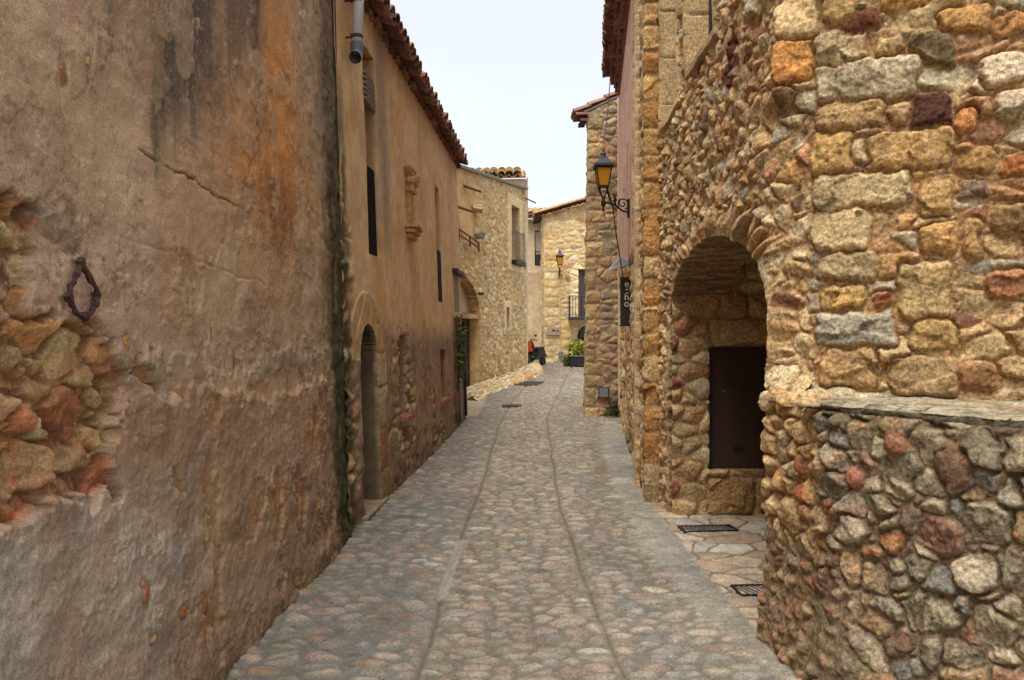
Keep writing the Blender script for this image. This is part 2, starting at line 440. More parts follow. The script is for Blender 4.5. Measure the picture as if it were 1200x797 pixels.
# pixel -> point helpers (photograph pixels, camera at 0,0,1.65 looking along +y)
def at(px, py, d): return ((px - 600) / 900 * d, d, 1.65 + (392 - py) / 900 * d)
def gz(y):
    y = np.asarray(y, dtype=f32)
    return np.where(y < 10, 0, np.where(y < 17, (y - 10) ** 2 * .0035, .1715 + .049 * (y - 17)))
def g1(y): return float(gz(y))

# ---------------------------------------------------------------- palettes
WARM = [((216, 180, 120), 5), ((204, 164, 102), 5), ((210, 184, 134), 3), ((194, 148, 90), 3), ((182, 128, 80), 1.3),
        ((156, 110, 74), .4), ((196, 178, 142), 1.6), ((206, 154, 82), 1.2), ((124, 92, 68), .25)]
CORNER = [((200, 168, 110), 4), ((186, 148, 92), 4), ((192, 174, 134), 3), ((176, 126, 76), 2), ((162, 112, 74), .8),
          ((124, 84, 58), .5), ((150, 138, 112), 1.5), ((196, 142, 72), 1.5)]
LOWWALL = [((160, 144, 110), 4), ((144, 130, 100), 3.5), ((166, 134, 90), 2.5), ((150, 108, 80), 1.1), ((140, 96, 70), .6),
           ((190, 128, 70), 1.6), ((134, 128, 112), 2.2), ((186, 166, 132), 1.6), ((122, 96, 72), .9)]
FARP = [((222, 190, 132), 4), ((212, 176, 116), 3), ((226, 204, 156), 2.5), ((204, 158, 98), 2), ((184, 134, 86), .8), ((202, 186, 150), 1)]
TOWERP = [((194, 166, 118), 4), ((180, 152, 108), 3), ((166, 146, 108), 3), ((172, 132, 94), 1.4), ((158, 108, 84), .6), ((150, 136, 108), 2)]
ROADP = [((172, 157, 135), 6), ((176, 157, 134), 4), ((164, 151, 132), 4), ((174, 149, 126), 1.8), ((154, 147, 136), 2), ((182, 165, 134), 1.2),
         ((126, 121, 116), .5), ((188, 180, 164), .8), ((164, 138, 116), .8)]
OLDROADP = [((176, 160, 142), 5), ((184, 158, 138), 4), ((164, 154, 142), 4), ((186, 142, 120), 2), ((150, 148, 148), 2), ((194, 172, 136), 1.6),
         ((116, 118, 124), .6), ((206, 198, 184), .8), ((172, 124, 104), 1)]

# ================================================================ ground and street
gd = [(x, y, g1(y) - .12 if y < 60 else g1(60) - .12) for x in (-400, -30, 30, 400) for y in list(range(-60, 62, 2)) + [150, 800]]
ny = len(range(-60, 62, 2)) + 2
gf = [(i * ny + j, (i + 1) * ny + j, (i + 1) * ny + j + 1, i * ny + j + 1) for i in range(3) for j in range(ny - 1)]
go = npmesh('ground', np.array(gd, dtype=f32), np.array(gf), np.tile(lin((140, 128, 110)), (len(gd), 1)), COBBLE, None, False)
tag(go, kind='structure')

def lineL(y): return np.interp(y, [0, 3.7, 5, 7.9, 13.5, 17, 22, 27, 40], [-.45, -.45, -.443, -.35, -.23, .0, .62, 1.3, 3])
def lineR(y): return np.interp(y, [0, 3.7, 4.5, 7.5, 14.5, 17, 22, 27, 40], [.55, .55, .50, .46, .66, .95, 1.55, 2.2, 4])
def flagL(y): return np.interp(y, [0, 3.6, 4.5, 6, 8.8, 12, 14.5, 30], [1.28, 1.26, 1.12, 1.0, 1.12, 1.4, 1.75, 6])
def street(U, V):
    x, y = U, V
    # cobbles: a little coarser and sparser in the left lane
    wob = fbm(x * .8, y * .8, 3, 2) * .03
    hA, cA, mA = masonry(x, y, .132, .080, 41, ROADP, (146, 136, 118), gap=.014, relief=.022, rnd=.020, tilt=.10, rough=.006,
                         stain=.25, drop=.22, wmax=.4, jit=.85, warp=.16, k=.012)
    hB, cB, mB = masonry(x, y, .145, .090, 57, ROADP + [((184, 146, 110), 2)], (146, 140, 128), gap=.020, relief=.020, rnd=.020, tilt=.10, rough=.006,
                         stain=.25, drop=.25, wmax=.45, jit=.85, warp=.16, k=.014)
    L = lineL(y) + wob; Rr = lineR(y) + wob; F = flagL(y) + fbm(x * 3, y * 3, 8, 3) * .06
    left = sst(-.01, .01, L - x)
    h = hA * (1 - left) + hB * left; c = mixc(cA, cB, left)
    # paler, smoother slabs and concrete along the right wall
    hF, cF, mF = masonry(x, y, .42, .34, 71, [((170, 160, 140), 3), ((162, 153, 136), 3), ((178, 168, 146), 2)], (160, 150, 132),
                         gap=.008, relief=.003, rnd=.01, tilt=.01, rough=.005, stain=.3, drop=.3, wmax=.5, warp=.3)
    streak = fbm(x * 6, y * 28, 15, 4)
    cF = cF * (1 + .28 * streak)[..., None]
    fl = sst(-.02, .03, x - F); fl = fl * (1 - sst(16, 20, y))
    h = h * (1 - fl) + (hF + .012) * fl; c = mixc(c, cF, fl)
    # pinkish crazy paving inside the passage
    hP, cP, mP = masonry(x, y, .26, .20, 83, [((206, 180, 148), 3), ((214, 190, 160), 3), ((198, 166, 132), 3), ((206, 196, 172), 2)], (150, 128, 100),
                         gap=.014, relief=.008, rnd=.008, tilt=.02, rough=.003, stain=.3, drop=.2, wmax=.4, jit=.9, warp=.15, k=.004)
    pv = sst(-.01, .015, x - (1.335 + fbm(y * 3, x * 3, 4, 2) * .03)) * sst(3.9, 3.95, y) * (1 - sst(7.2, 7.3, y))
    h = h * (1 - pv) + (hP + .015) * pv; c = mixc(c, cP, pv)
    # pale concrete apron beyond the left house
    ap = sst(0, .05, (-.62 + (y - 15.5) * .03) - x) * sst(14.6, 14.8, y) * (1 - sst(17, 20, y + x))
    c = mixc(c, np.broadcast_to(lin((188, 170, 142)), c.shape) * (1 + .15 * fbm(x * 6, y * 6, 19, 3))[..., None], ap); h = h * (1 - ap)
    # grooves between the lanes, and the mortar repair
    for LN, sd_ in ((L, 1), (Rr, 2)):
        q = np.abs(x - LN - fbm(y * 7, y * 0 + sd_, 9, 3) * .010)
        g = np.exp(-(q / .013) ** 2) * (1 - .5 * fl) * sst(-.7, -.2, fbm(x * 9, y * 5, 12, 3))
        band = np.exp(-(q / .034) ** 4)
        h = h * (1 - band * .8) - .010 * g
        c = mixc(c, np.broadcast_to(lin((150, 140, 124)), c.shape), band * .5)
        c = mixc(c, np.broadcast_to(lin((96, 90, 66)), c.shape), g * .75)
    rp = bumpf(x - L, .01, .038) * sst(4.75, 4.85, y + fbm(x * 20, y * 9, 2, 2) * .2) * (1 - sst(6.1, 6.3, y)); rp = sst(.3, .6, rp * (1 + .8 * fbm(x * 20, y * 7, 6, 3)))
    c = mixc(c, np.broadcast_to(lin((186, 178, 164)), c.shape), rp * .6)
    # moss along the foot of the left wall, the damp stain by the right lane
    wall = np.where(y < 6.4, -1.57 + .037 * y, -1.687 + .056 * y)
    ms = np.exp(-np.maximum(x - wall, 0) / .16) * sst(-.15, .35, fbm(x * 5, y * 5, 22, 4)) * (y < 14.5)
    c = mixc(c, np.broadcast_to(lin((112, 112, 66)), c.shape), ms * .75)
    dm = bumpf(x, 1.05 + (y - 9) * .06, .10) * bumpf(y, 9.6, 2.0) * sst(-.2, .3, fbm(x * 4, y * 3, 29, 4))
    c = mixc(c, np.broadcast_to(lin((128, 112, 74)), c.shape), np.clip(dm * 1.0, 0, .75))
    dirt = fbm(x * 1.3, y * .8, 33, 4)
    c = c * (1 + .22 * dirt)[..., None]
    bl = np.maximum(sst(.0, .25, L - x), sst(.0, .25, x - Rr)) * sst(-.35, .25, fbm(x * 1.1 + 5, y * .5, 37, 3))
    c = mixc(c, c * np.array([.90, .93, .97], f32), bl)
    h = h + fbm(x * .9, y * .9, 44, 3) * .018
    return h, c * np.array([.80, .79, .76], f32)
us = rng((-6, -1.9, .12), (-1.9, 2.5, .0115), (2.5, 6, .1))
ys = [-6.0]
while ys[-1] < 32: ys.append(ys[-1] + (.1 if ys[-1] < 2.6 else max(.0105, .0027 * ys[-1])))
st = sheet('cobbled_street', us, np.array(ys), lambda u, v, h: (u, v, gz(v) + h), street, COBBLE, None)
tag(st, kind='structure')

# ================================================================ near left house (patchy plaster)
def baseA(u, v, h): return (-1.57 + .037 * u - .027 * v + h, u - .037 * h, v + .0 * h)
def plasterA(U, V):
    d, z = U, V
    n1 = fbm(d * 2.2, z * 2.2, 101, 5); n2 = fbm(d * 9, z * 9, 102, 4); n3 = fbm(d * 30, z * 30, 103, 3); nl = fbm(d * .9, z * .9, 104, 3)
    vst = fbm(d * 7, z * .7, 105, 4)                      # vertical runs
    c = np.broadcast_to(lin((188, 158, 132)), d.shape + (3,)).copy()
    c = mixc(c, np.broadcast_to(lin((172, 138, 114)), c.shape), sst(-.2, .4, n1))
    c = mixc(c, np.broadcast_to(lin((198, 170, 138)), c.shape), sst(.0, .5, fbm(d * 1.5 + 7, z * 1.5, 106, 4)) * .6)
    h = .014 * n1 + .005 * n2 + .0025 * n3 + .03 * nl + .012 * np.abs(fbm(d * 3.3, z * 3.3, 108, 4))
    # old horizontal ripples of the rubble telegraphing through
    rip = fbm(d * 1.6, z * 6 + n1 * .8, 107, 3); h += .008 * rip * sst(3.4, 2.6, z)
    # rendered later, smoother and warmer, upper right
    up = sst(3.0, 3.35, d + .25 * n1 + (z - 2.6) * .25)
    c = mixc(c, np.broadcast_to(lin((188, 152, 116)), c.shape), up * .55)
    # rust-orange stain
    so = 1.25 * np.exp(-(((d - 4.80 - (z - 2.7) * .15) / .72) ** 2) - ((z - 2.95) / .66) ** 2) * (1 + .8 * vst + .6 * n1)
    so = np.maximum(so, .55 * np.exp(-((d - 4.85 + .1 * n1) / .36) ** 2) * sst(2.9, 3.4, z) * (1 + .8 * vst))
    c = mixc(c, np.broadcast_to(lin((204, 138, 70)), c.shape), np.clip(so * .95, 0, .85))
    c = mixc(c, np.broadcast_to(lin((140, 84, 50)), c.shape), np.clip(bumpf(d, 4.8, .35) * bumpf(z, 2.42, .22) * (1 + 1.2 * vst), 0, .7))
    # black-grey water runs from above
    for (dc, wd, z0, z1, a) in ((3.45, .26, 2.35, 2.9, 1.0), (3.78, .22, 2.45, 3.0, .75), (4.38, .18, 2.75, 3.3, .9), (4.12, .14, 2.8, 3.3, .6), (2.95, .10, 2.6, 3.0, .4), (5.7, .12, 3.2, 4.2, .35)):
        r = bumpf(d + .06 * n1, dc, wd) * sst(z0, z1, z + .30 * vst) * a * (1 + .8 * vst)
        c = mixc(c, np.broadcast_to(lin((84, 76, 70)), c.shape), np.clip(r, 0, .85))
    gr = bumpf(d + .05 * n1 + .02 * vst, 3.29 + .0 * z, .07) * sst(2.2, 2.75, z + .35 * vst) * (.75 + .8 * vst)
    c = mixc(c, np.broadcast_to(lin((84, 82, 48)), c.shape), np.clip(gr * .85, 0, .8))
    gg = sst(4.9, 5.6, d + .3 * n1) * sst(2.2, 3.6, z); c = mixc(c, np.broadcast_to(lin((162, 144, 122)), c.shape), gg * .6)
    # crack
    zc = 2.40 - .07 * (d - 3.2) + .05 * fbm(d * 3.5, d * 0, 109, 6, .62)
    ck = np.exp(-((z - zc) / (.005 + .006 * fbm(d * 6, d * 0, 173, 3))) ** 2) * sst(3.1, 3.2, d) * (1 - sst(4.0, 4.4, d + .2 * n2)) * sst(-.5, .1, fbm(d * 5, z * 0, 110, 2) + .15)
    h -= .016 * ck; c = mixc(c, np.broadcast_to(lin((60, 48, 38)), c.shape), ck * .9)
    zc2 = 2.02 - .05 * (d - 3.1) + .03 * fbm(d * 4, d * 0, 119, 3)
    ck2 = .5 * np.exp(-((z - zc2) / .006) ** 2) * sst(2.9, 3.1, d) * (1 - sst(4.4, 4.8, d)); h -= .010 * ck2
    # coats of render lying over one another: thin broken steps, and a net of hairlines
    for (sx, sc1, th, dz, cc) in ((20, 1.15, .06, .006, (190, 164, 134)), (37, 1.7, .20, .005, (166, 136, 108)), (51, 2.6, .26, -.006, (158, 126, 98))):
        q = fbm(d * sc1 + sx, z * sc1 * .9, 140 + sx, 6, .6); k_ = sst(th, th + .012, q); h += dz * k_; c = mixc(c, np.broadcast_to(lin(cc), c.shape), k_ * .45)
        c = mixc(c, c * f32(.72), .6 * np.exp(-((q - th) / .012) ** 2))
    hl_ = fbm(d * 1.4 + 3, z * 1.4, 171, 6, .6); hm = np.exp(-(hl_ / .006) ** 2) * sst(.0, .25, fbm(d * 1.2, z * 1.2 + 9, 172, 3)); h -= .005 * hm; c = mixc(c, c * f32(.55), hm * .8)
    # dado of darker, rougher render below, broken edge
    edge = 1.34 + .14 * n1 + .06 * n2 + .06 * np.sin(d * 2.3) - .10 * sst(3.2, 2.6, d)
    da = sst(.02, -.02, z - edge) * (.55 + .45 * sst(-.25, .15, fbm(d * 1.3 + 8, z * .5, 174, 3) + .1))
    dc_ = np.broadcast_to(lin((168, 136, 106)), c.shape).copy()
    dc_ = mixc(dc_, np.broadcast_to(lin((144, 114, 88)), c.shape), sst(-.2, .5, n1 + .4 * vst))
    dc_ = mixc(dc_, np.broadcast_to(lin((166, 112, 68)), c.shape), sst(.16, .42, fbm(d * 5 + 3, z * 2.5, 111, 4)) * .7 * sst(3.0, 4.2, d + .3 * n1))
    wz = sst(.95, 1.18, 2.13 - z + .18 * n1 + .12 * vst) * sst(3.9, 2.6, d + .35 * n1)
    dc_ = mixc(dc_, np.broadcast_to(lin((176, 164, 146)), c.shape), wz * (.55 + .45 * sst(-.3, .3, vst)))
    wh = sst(.12, .45, fbm(d * 8, z * 2, 112, 4)) * sst(1.25, .9, z) * sst(4.0, 3.0, d); dc_ = mixc(dc_, np.broadcast_to(lin((190, 184, 176)), c.shape), wh * .55)
    c = mixc(c, dc_, da); h += .022 * da + da * (.005 * n2 + .004 * n3 + .016 * np.abs(fbm(d * 2.6, z * 2.0, 114, 5)))
    # flaked pieces of the dado showing the earth core
    fk = sst(.20, .24, fbm(d * 3.4 + 11, z * 2.2, 113, 5)) * da * sst(2.9, 3.4, d); h -= .025 * fk
    c = mixc(c, np.broadcast_to(lin((166, 124, 86)), c.shape) * (1 + .5 * n2)[..., None], fk * .8)
    # thin flaking layer just above the dado
    fl = sst(.05, .09, n2 + .5 * n1 - .55 * np.abs(z - 1.48) / .16 + .22) * (1 - da) * sst(2.6, 2.9, d); h += .010 * fl
    c = mixc(c, np.broadcast_to(lin((150, 132, 108)), c.shape), fl * .75)
    ed = sst(.06, .0, np.abs(z - edge - .03)) * (1 - da); c = mixc(c, np.broadcast_to(lin((182, 132, 88)), c.shape), ed * .55 * sst(-.2, .3, n2))
    # rubble laid bare
    hs, cs, ms = masonry(d, z, .112, .078, 131, [((206, 146, 80), 3.5), ((190, 112, 64), 3), ((188, 158, 104), 2.6), ((182, 142, 92), 2.5), ((116, 76, 60), .6), ((194, 168, 120), 1.8)],
                         (150, 108, 72), gap=.014, relief=.040, rnd=.007, tilt=.5, rough=.026, drop=.28, wmax=1.4, warp=.5, stain=.95, k=.004)
    q = .16 * n1 + .10 * n2
    exd = 0
    ex = np.minimum(sst(.012, -.012, d - (2.95 - .25 * np.abs(z - 1.4)) + q), sst(.012, -.012, np.abs(z - 1.40 + .05 * (d - 2.3)) - .34 + q))
    ex = np.maximum(ex, np.minimum(sst(.012, -.012, d - 2.46 + q), sst(.014, -.014, np.abs(z - 1.86) - .17 + q)))
    ex = np.maximum(ex, np.minimum(sst(.012, -.012, np.abs(d - 2.95) - .22 + q), sst(.012, -.012, np.abs(z - 1.50) - .06 + q)))
    mdm = sst(.05, .3, fbm(d * 5, z * 5, 175, 4)); h = h * (1 - ex) + (hs * (1 - .6 * mdm) - .060 + .03 * mdm) * ex; cs = mixc(cs, np.broadcast_to(lin((166, 122, 84)), c.shape) * (1 + .5 * n2)[..., None], mdm * .6); c = mixc(c, cs, ex)
    # single stones peeping through the plaster
    for k, (sx, sz, sw, shh, cc) in enumerate(((2.62, 2.03, .10, .07, (150, 128, 104)), (2.62, 2.55, .02, .045, (160, 96, 54)), (2.77, 2.62, .02, .03, (180, 140, 70)), (3.05, .62, .03, .05, (176, 96, 54)),
            (3.62, .72, .045, .075, (206, 164, 104)), (3.35, .45, .02, .03, (190, 110, 50)), (3.55, .40, .015, .05, (186, 104, 50)), (2.98, 1.62, .02, .03, (200, 150, 70)), (4.05, 1.52, .012, .05, (150, 60, 46)),
            (3.10, .42, .03, .02, (180, 130, 70)), (3.75, 1.64, .01, .04, (158, 60, 48)), (5.2, 1.35, .05, .06, (150, 116, 88)), (4.6, .7, .04, .12, (190, 130, 70)), (5.0, .55, .03, .15, (186, 140, 86)), (5.4, .5, .05, .1, (170, 132, 88)))):
        r = np.sqrt(((d - sx) / sw) ** 2 + ((z - sz) / shh) ** 2) + 1.0 * n2 + .5 * fbm(d * 30, z * 24, 140 + k, 3)
        m = sst(1.0, .75, r); c = mixc(c, c * f32(.6), .6 * np.exp(-((r - 1.1) / .2) ** 2)); c = mixc(c, np.broadcast_to(lin(cc), c.shape) * (.9 + .6 * n2)[..., None], m * .85); h += .004 * m - .012 * np.exp(-((r - 1.1) / .25) ** 2)
    # pits
    pit = sst(.42, .60, fbm(d * 26, z * 22, 117, 3)); h -= .003 * pit; c = mixc(c, c * f32(.75), pit * .45)
    sp = sst(.42, .55, fbm(d * 60, z * 60, 118, 2)); c = mixc(c, np.broadcast_to(lin((206, 190, 166)), c.shape), sp * .5)
    # ragged dark mossy end by the seam
    sm = sst(5.55, 5.95, d + .14 * n1 + .06 * n2)
    rg = fbm(d * 6, z * 1.6, 121, 4); h += sm * (.03 * rg + .012 * n2 - .02) - .03 * sst(6.2, 6.42, d)
    c = mixc(c, np.broadcast_to(lin((130, 106, 82)), c.shape) * (1 + .5 * n2)[..., None], sm * .7)
    mo = sst(5.80, 6.05, d + .12 * n1 + .05 * n2) * sst(-.45, .10, rg + .12 * np.sin(z * 2.0) + .08)
    c = mixc(c, np.broadcast_to(lin((60, 62, 34)), c.shape) * (1 + .6 * n2)[..., None], np.clip(mo * (.55 + .45 * sst(3.6, 2.4, z)), 0, .92))
    # damp foot
    c = mixc(c, c * np.array([.62, .62, .58], f32), sst(.5, .0, z + .2 * n1) * .7)
    gf_ = sst(.16, .0, z + .1 * n2) * sst(-.1, .3, n2); c = mixc(c, np.broadcast_to(lin((96, 96, 56)), c.shape), gf_ * .6)
    h += .05 * sst(.35, .0, z) * (.6 + .5 * n1)
    return h.astype(f32), np.clip(c, .004, .8).astype(f32)
hA = empty('plastered_house', (-1.6, 2, 0), 'tall near left house with patchy brown plaster, bared rubble and an iron anchor', 'house')
sheet('wall', rng((-4, 1.2, .12), (1.2, 1.9, .012), (1.9, 3.1, .0062), (3.1, 6.42, .0085)), rng((-.1, 2.7, .0072), (2.7, 4.7, .0105), (4.7, 6.8, .15)), baseA, plasterA, PLASTER, hA)
MB().quadbox([(-1.75, -4, 6.8), (-1.55, 6.42, 6.8), (-7, 6.42, 8.3), (-7, -4, 8.3)], .15, (0, 0, 1)).build('roof', BRICK, hA)
MB().quadbox([(-1.37, 6.405, -.1), (-1.53, 6.405, 6.8), (-7, 6.40, 8.2), (-7, 6.40, -.1)], .02, (0, 1, 0)).build('side_wall', MOSSY, hA)
# lozenge iron anchor
def onA(px, py, h=0):
    d = (1.57 + .027 * 1.65) / (.037 - (px - 600) / 900 - .027 * (392 - py) / 900); z = 1.65 + (392 - py) / 900 * d
    return Vector(baseA(d, z, h))
m = MB(); ring = [onA(px, py, .022) for px, py in ((88, 307), (96, 322), (106, 345), (103, 360), (92, 371), (80, 366), (72, 348), (80, 325))]
random.seed(3)
for i in range(8):
    a, b = ring[i], ring[(i + 1) % 8]; pp = [a.lerp(b, k / 4) + Vector((random.uniform(-.004, .006), random.uniform(-.004, .004), random.uniform(-.004, .004))) for k in range(5)]; pp[0] = a; pp[4] = b
    m.tube(pp, [.0105 + random.uniform(-.003, .003) for k in range(5)], 6)
for p, q in ((ring[0], 1), (ring[2], 0), (ring[6], 0), (ring[4], 0)): m.box(p, (.022, .022, .026), Matrix.Rotation(R(45), 3, 'X'))
m.build('wall_anchor', RUST, hA, jitter=.004)

# ================================================================ second left house
def baseB(u, v, h): return (-1.687 + .056 * u - .035 * v + h, u - .056 * h, v)
def dB(px, z): return (1.687 + .035 * z) / (.056 - (px - 600) / 900)
jamb = []
zz = -.02
for i, hh in enumerate((.34, .42, .40, .33, .30)):
    wdt = (.36, .30, .40, .28, .34)[i]; jamb.append((7.47, zz, 7.47 + wdt, zz + hh - .012, ((176, 142, 98), (170, 118, 70), (178, 156, 118), (182, 160, 120), (180, 150, 104))[i])); zz += hh
brickB = []
def plasterB(U, V):
    d, z = U, V
    n1 = fbm(d * 1.6, z * 1.6, 201, 5); n2 = fbm(d * 7, z * 7, 202, 4); n3 = fbm(d * 20, z * 20, 203, 3); vst = fbm(d * 4, z * .5, 205, 4)
    c = np.broadcast_to(lin((222, 188, 140)), d.shape + (3,)).copy()
    c = mixc(c, np.broadcast_to(lin((210, 170, 126)), c.shape), sst(-.25, .35, n1))
    c = mixc(c, np.broadcast_to(lin((214, 184, 136)), c.shape), sst(.0, .4, vst) * .6)
    c = mixc(c, np.broadcast_to(lin((206, 156, 92)), c.shape), sst(.1, .5, fbm(d * 1.1 + 4, z * .8, 207, 4)) * .6)
    for (dc, wd, z0, a) in ((8.15, .22, 2.1, .7), (7.95, .12, 3.0, .4), (10.4, .2, 3.0, .25), (13.6, .3, 3.6, .3)):
        r = bumpf(d + .1 * n1, dc, wd) * sst(z0, z0 + 1.1, z + .4 * vst) * a; c = mixc(c, np.broadcast_to(lin((132, 122, 108)), c.shape), np.clip(r, 0, .8))
    h = .010 * n1 + .005 * n2 + .002 * n3
    lo = sst(1.9, 1.5, z + .25 * n1 + .1 * n2)
    lc = mixc(np.broadcast_to(lin((160, 130, 100)), c.shape), np.broadcast_to(lin((128, 106, 84)), c.shape), sst(-.2, .4, n1 + .5 * vst))
    lc = mixc(lc, np.broadcast_to(lin((170, 148, 116)), c.shape), sst(.1, .4, n2) * .5)
    lc = mixc(lc, np.broadcast_to(lin((172, 120, 92)), c.shape), bumpf(d, 11, 1.0) * bumpf(z, .8, .4) * .7 * sst(-.2, .3, n2))
    c = mixc(c, lc, lo); h += lo * (.008 * n2 + .012)
    # laid-bare rubble at the start and round the small brick niche
    hs, cs, ms = masonry(d, z, .22, .11, 231, [((190, 150, 100), 3), ((176, 130, 84), 2), ((196, 172, 128), 2), ((160, 104, 76), 1)], (160, 132, 98), gap=.016, relief=.05, rnd=.03, rough=.015)
    ex = sst(6.75, 6.6, d + .12 * n1 + .05 * n2) * sst(2.9, 2.4, z + .5 * n1)
    ex = np.maximum(ex, sst(1.0, .7, np.sqrt(((d - 8.75) / .62) ** 2 + ((z - .85) / .85) ** 2) + .5 * n1 + .4 * n2))
    ex = np.maximum(ex, sst(.14, .24, fbm(d * 2 + 3, z * 2, 233, 4)) * sst(1.2, .5, z) * .9)
    h = h * (1 - ex) + (hs - .03) * ex; c = mixc(c, cs * f32(.85), ex)
    # dressed jamb and arch stones of the door
    hd, cd, md = masonry(d, z, .5, .5, 251, [((182, 152, 108), 1)], (150, 126, 96), gap=.012, relief=.02, rnd=.015, tilt=.02, rough=.008, blocks=jamb, brel=1.0)
    dj = ((d > 7.44) & (d < 7.80 + .05 * np.sin(z * 6)) & (z < 1.55)) * 1.0
    r = np.sqrt(((d - 7.12) / .62) ** 2 + ((z - 1.42) / .62) ** 2); ar = ((r < 1) & (z > 1.42) & (d > 6.6)) * 1.0
    dj = np.maximum(dj, ar)
    cd2 = np.where(ar[..., None] > .5, np.broadcast_to(lin((190, 156, 108)), c.shape) * (1 + .35 * n2 + .2 * n1)[..., None], cd)
    h = h * (1 - dj) + (.004 + hd * .6) * dj; c = mixc(c, cd2, dj)
    rg = fbm(d * 6, z * 1.6, 221, 4)
    mo = sst(6.66, 6.48, d + .05 * n1) * sst(-.3, .15, rg); c = mixc(c, np.broadcast_to(lin((70, 70, 38)), c.shape), np.clip(mo, 0, .85) * sst(4.6, 3.0, z + .5 * rg))
    c = mixc(c, c * np.array([.60, .60, .56], f32), sst(.45, .0, z - g1(12) * 0 - gz(d) + .2 * n1) * .7)
    gm = sst(.7, .1, z - gz(d) + .3 * n1) * sst(12.6, 13.4, d); c = mixc(c, np.broadcast_to(lin((84, 84, 52)), c.shape), gm * .7)
    tp = sst(4.3, 4.75, z + .1 * n1); c = mixc(c, np.broadcast_to(lin((160, 120, 84)), c.shape), tp * .5)
    return h.astype(f32), np.clip(c, .004, .8).astype(f32)
hB = empty('plastered_house', (-1.4, 10, 0), 'long two-storey house on the left with ochre plaster, small arched door and tiled eaves', 'house')
opB = [Rect(7.33, 7.80, 2.42, 4.45, .20, (176, 140, 104)), Rect(11.6, 12.1, 2.15, 3.93, .22, (190, 150, 104)), Rect(11.5, 12.1, .66, 1.42, .16, (150, 104, 82)),
       Rect(8.58, 8.94, .72, 1.64, .16, (150, 118, 90)), Arch(6.80, 7.45, 1.42, .33, .42, (112, 92, 70))]  # door arch reveal coloured darker to stand in for shade inside the doorway
sheet('wall', rng((6.38, 9.0, .014), (9.0, 14.45, .028)), rng((-.1, 2.2, .011), (2.2, 4.96, .016)), baseB, plasterB, PLASTER, hB, opB)
def panelB(d0, d1, z0, z1, h, th=.03):
    """slab parallel to this wall, its front at depth h"""
    p = [baseB(d0, z0, h), baseB(d1, z0, h), baseB(d1, z1, h), baseB(d0, z1, h)]
    return p, th, (-1, .056, 0)
def slabB(name, mat, d0, d1, z0, z1, h, th=.03, parent=None, bevel=.003):
    return MB().quadbox(*panelB(d0, d1, z0, z1, h, th)).build(name, mat, parent or hB, bevel)
slabB('recess_back', PALE, 7.30, 7.83, 3.32, 4.48, -.17)
w1 = slabB('shutter', SHUTTER, 7.335, 7.795, 2.43, 3.32, -.05)
m = MB()
for k in range(9): m.tube([baseB(7.36 + k * .05, 2.44, -.03), baseB(7.36 + k * .05, 3.30, -.03)], .007, 6)
m.build('shutter_bar', IRON, w1)
m = MB()
for k in range(6): p = Vector(baseB(7.565, 3.93 + k * .05, -.03)); m.box(p, (.10, .46, .028), Matrix.Rotation(R(25), 3, 'Y'))
m.build('rolled_blind', GREYWOOD, hB)
slabB('recess_back', DRESSED, 11.57, 12.13, 2.9, 3.97, -.18)
slabB('shutter', SHUTTER, 11.6, 12.1, 2.15, 2.95, -.012)
slabB('shutter', REDWOOD, 11.45, 12.15, .64, 1.45, -.13)
MB().quadbox(*panelB(11.4, 12.25, .58, .66, .05, .2)).build('window_sill', BRICK, hB, .006)
m = MB()
for k in range(9):
    for j in range(2): m.box(Vector(baseB(8.665 + j * .19, 1.16 + k * .055, -.13)), (.05, .178, .043), Matrix.Rotation(R(random.uniform(-3, 3)), 3, 'X'))
m.build('brick_infill', BRICK, hB, .004)
slabB('niche_back', REDWOOD, 8.55, 8.97, .70, 1.66, -.15)
m = MB()
for k in range(3): m.box(Vector(baseB(8.62 + k * .14, .70, .02)), (.10, .13, .06), Matrix.Rotation(R(random.uniform(-6, 6)), 3, 'Z'))
m.build('brick_sill', BRICK, hB, .006, jitter=.004)
dr = slabB('door', DARKWOOD, 6.78, 7.47, -.02, 1.80, -.37, .05)
m = MB(); m.lathe(Vector(baseB(6.92, .95, -.355)), [(.0, -.02), (.02, -.012), (.02, .012), (.0, .02)], 8); m.build('handle', IRON, dr)
MB().quadbox([baseB(6.70, .01, .05), baseB(7.60, .01, .05), baseB(7.60, .05, .05), baseB(6.70, .05, .05)], .36, (-1, 0, 0)).build('doorstep', STEPM, hB, .01, jitter=.006)
# carved window remnant: capital, shaft, moulded sill
cn = MB()
def bxB(m, d, z, h, sd_, sz, sh, taper=1.0): m.box(Vector(baseB(d, z, h)), (sh, sd_, sz), None, taper)
for (d, z, h, sd_, sz, sh) in ((9.42, 3.44, .03, .26, .10, .12), (9.42, 3.53, .04, .32, .09, .16)): bxB(cn, d, z, h, sd_, sz, sh)
rr_ = random.Random(4)
for (d, z, r) in ((9.28, 3.64, .08), (9.40, 3.68, .07), (9.56, 3.60, .08), (9.60, 3.48, .06), (9.28, 3.52, .05), (9.50, 3.66, .05), (9.36, 3.58, .08)):
    cn.lathe(Vector(baseB(d, z - r, .04)), [(.02, 0), (r * .8, r * .5), (r, r), (r * .7, r * 1.5), (.02, r * 1.9)], 7)
cn.build('capital', OCHRE, hB, .006, jitter=.035)
cn = MB(); bxB(cn, 9.42, 3.19, .02, .22, .42, .06); cn.build('shaft', OCHRE, hB, .012, jitter=.008)
cn = MB()
for (z, sh, sz, sd_) in ((2.95, .17, .04, .52), (2.90, .13, .05, .48), (2.84, .09, .06, .40)): bxB(cn, 9.42, z, sh / 2 - .02, sd_, sz, sh)
cn.build('moulded_sill', OCHRE, hB, .008, jitter=.008)
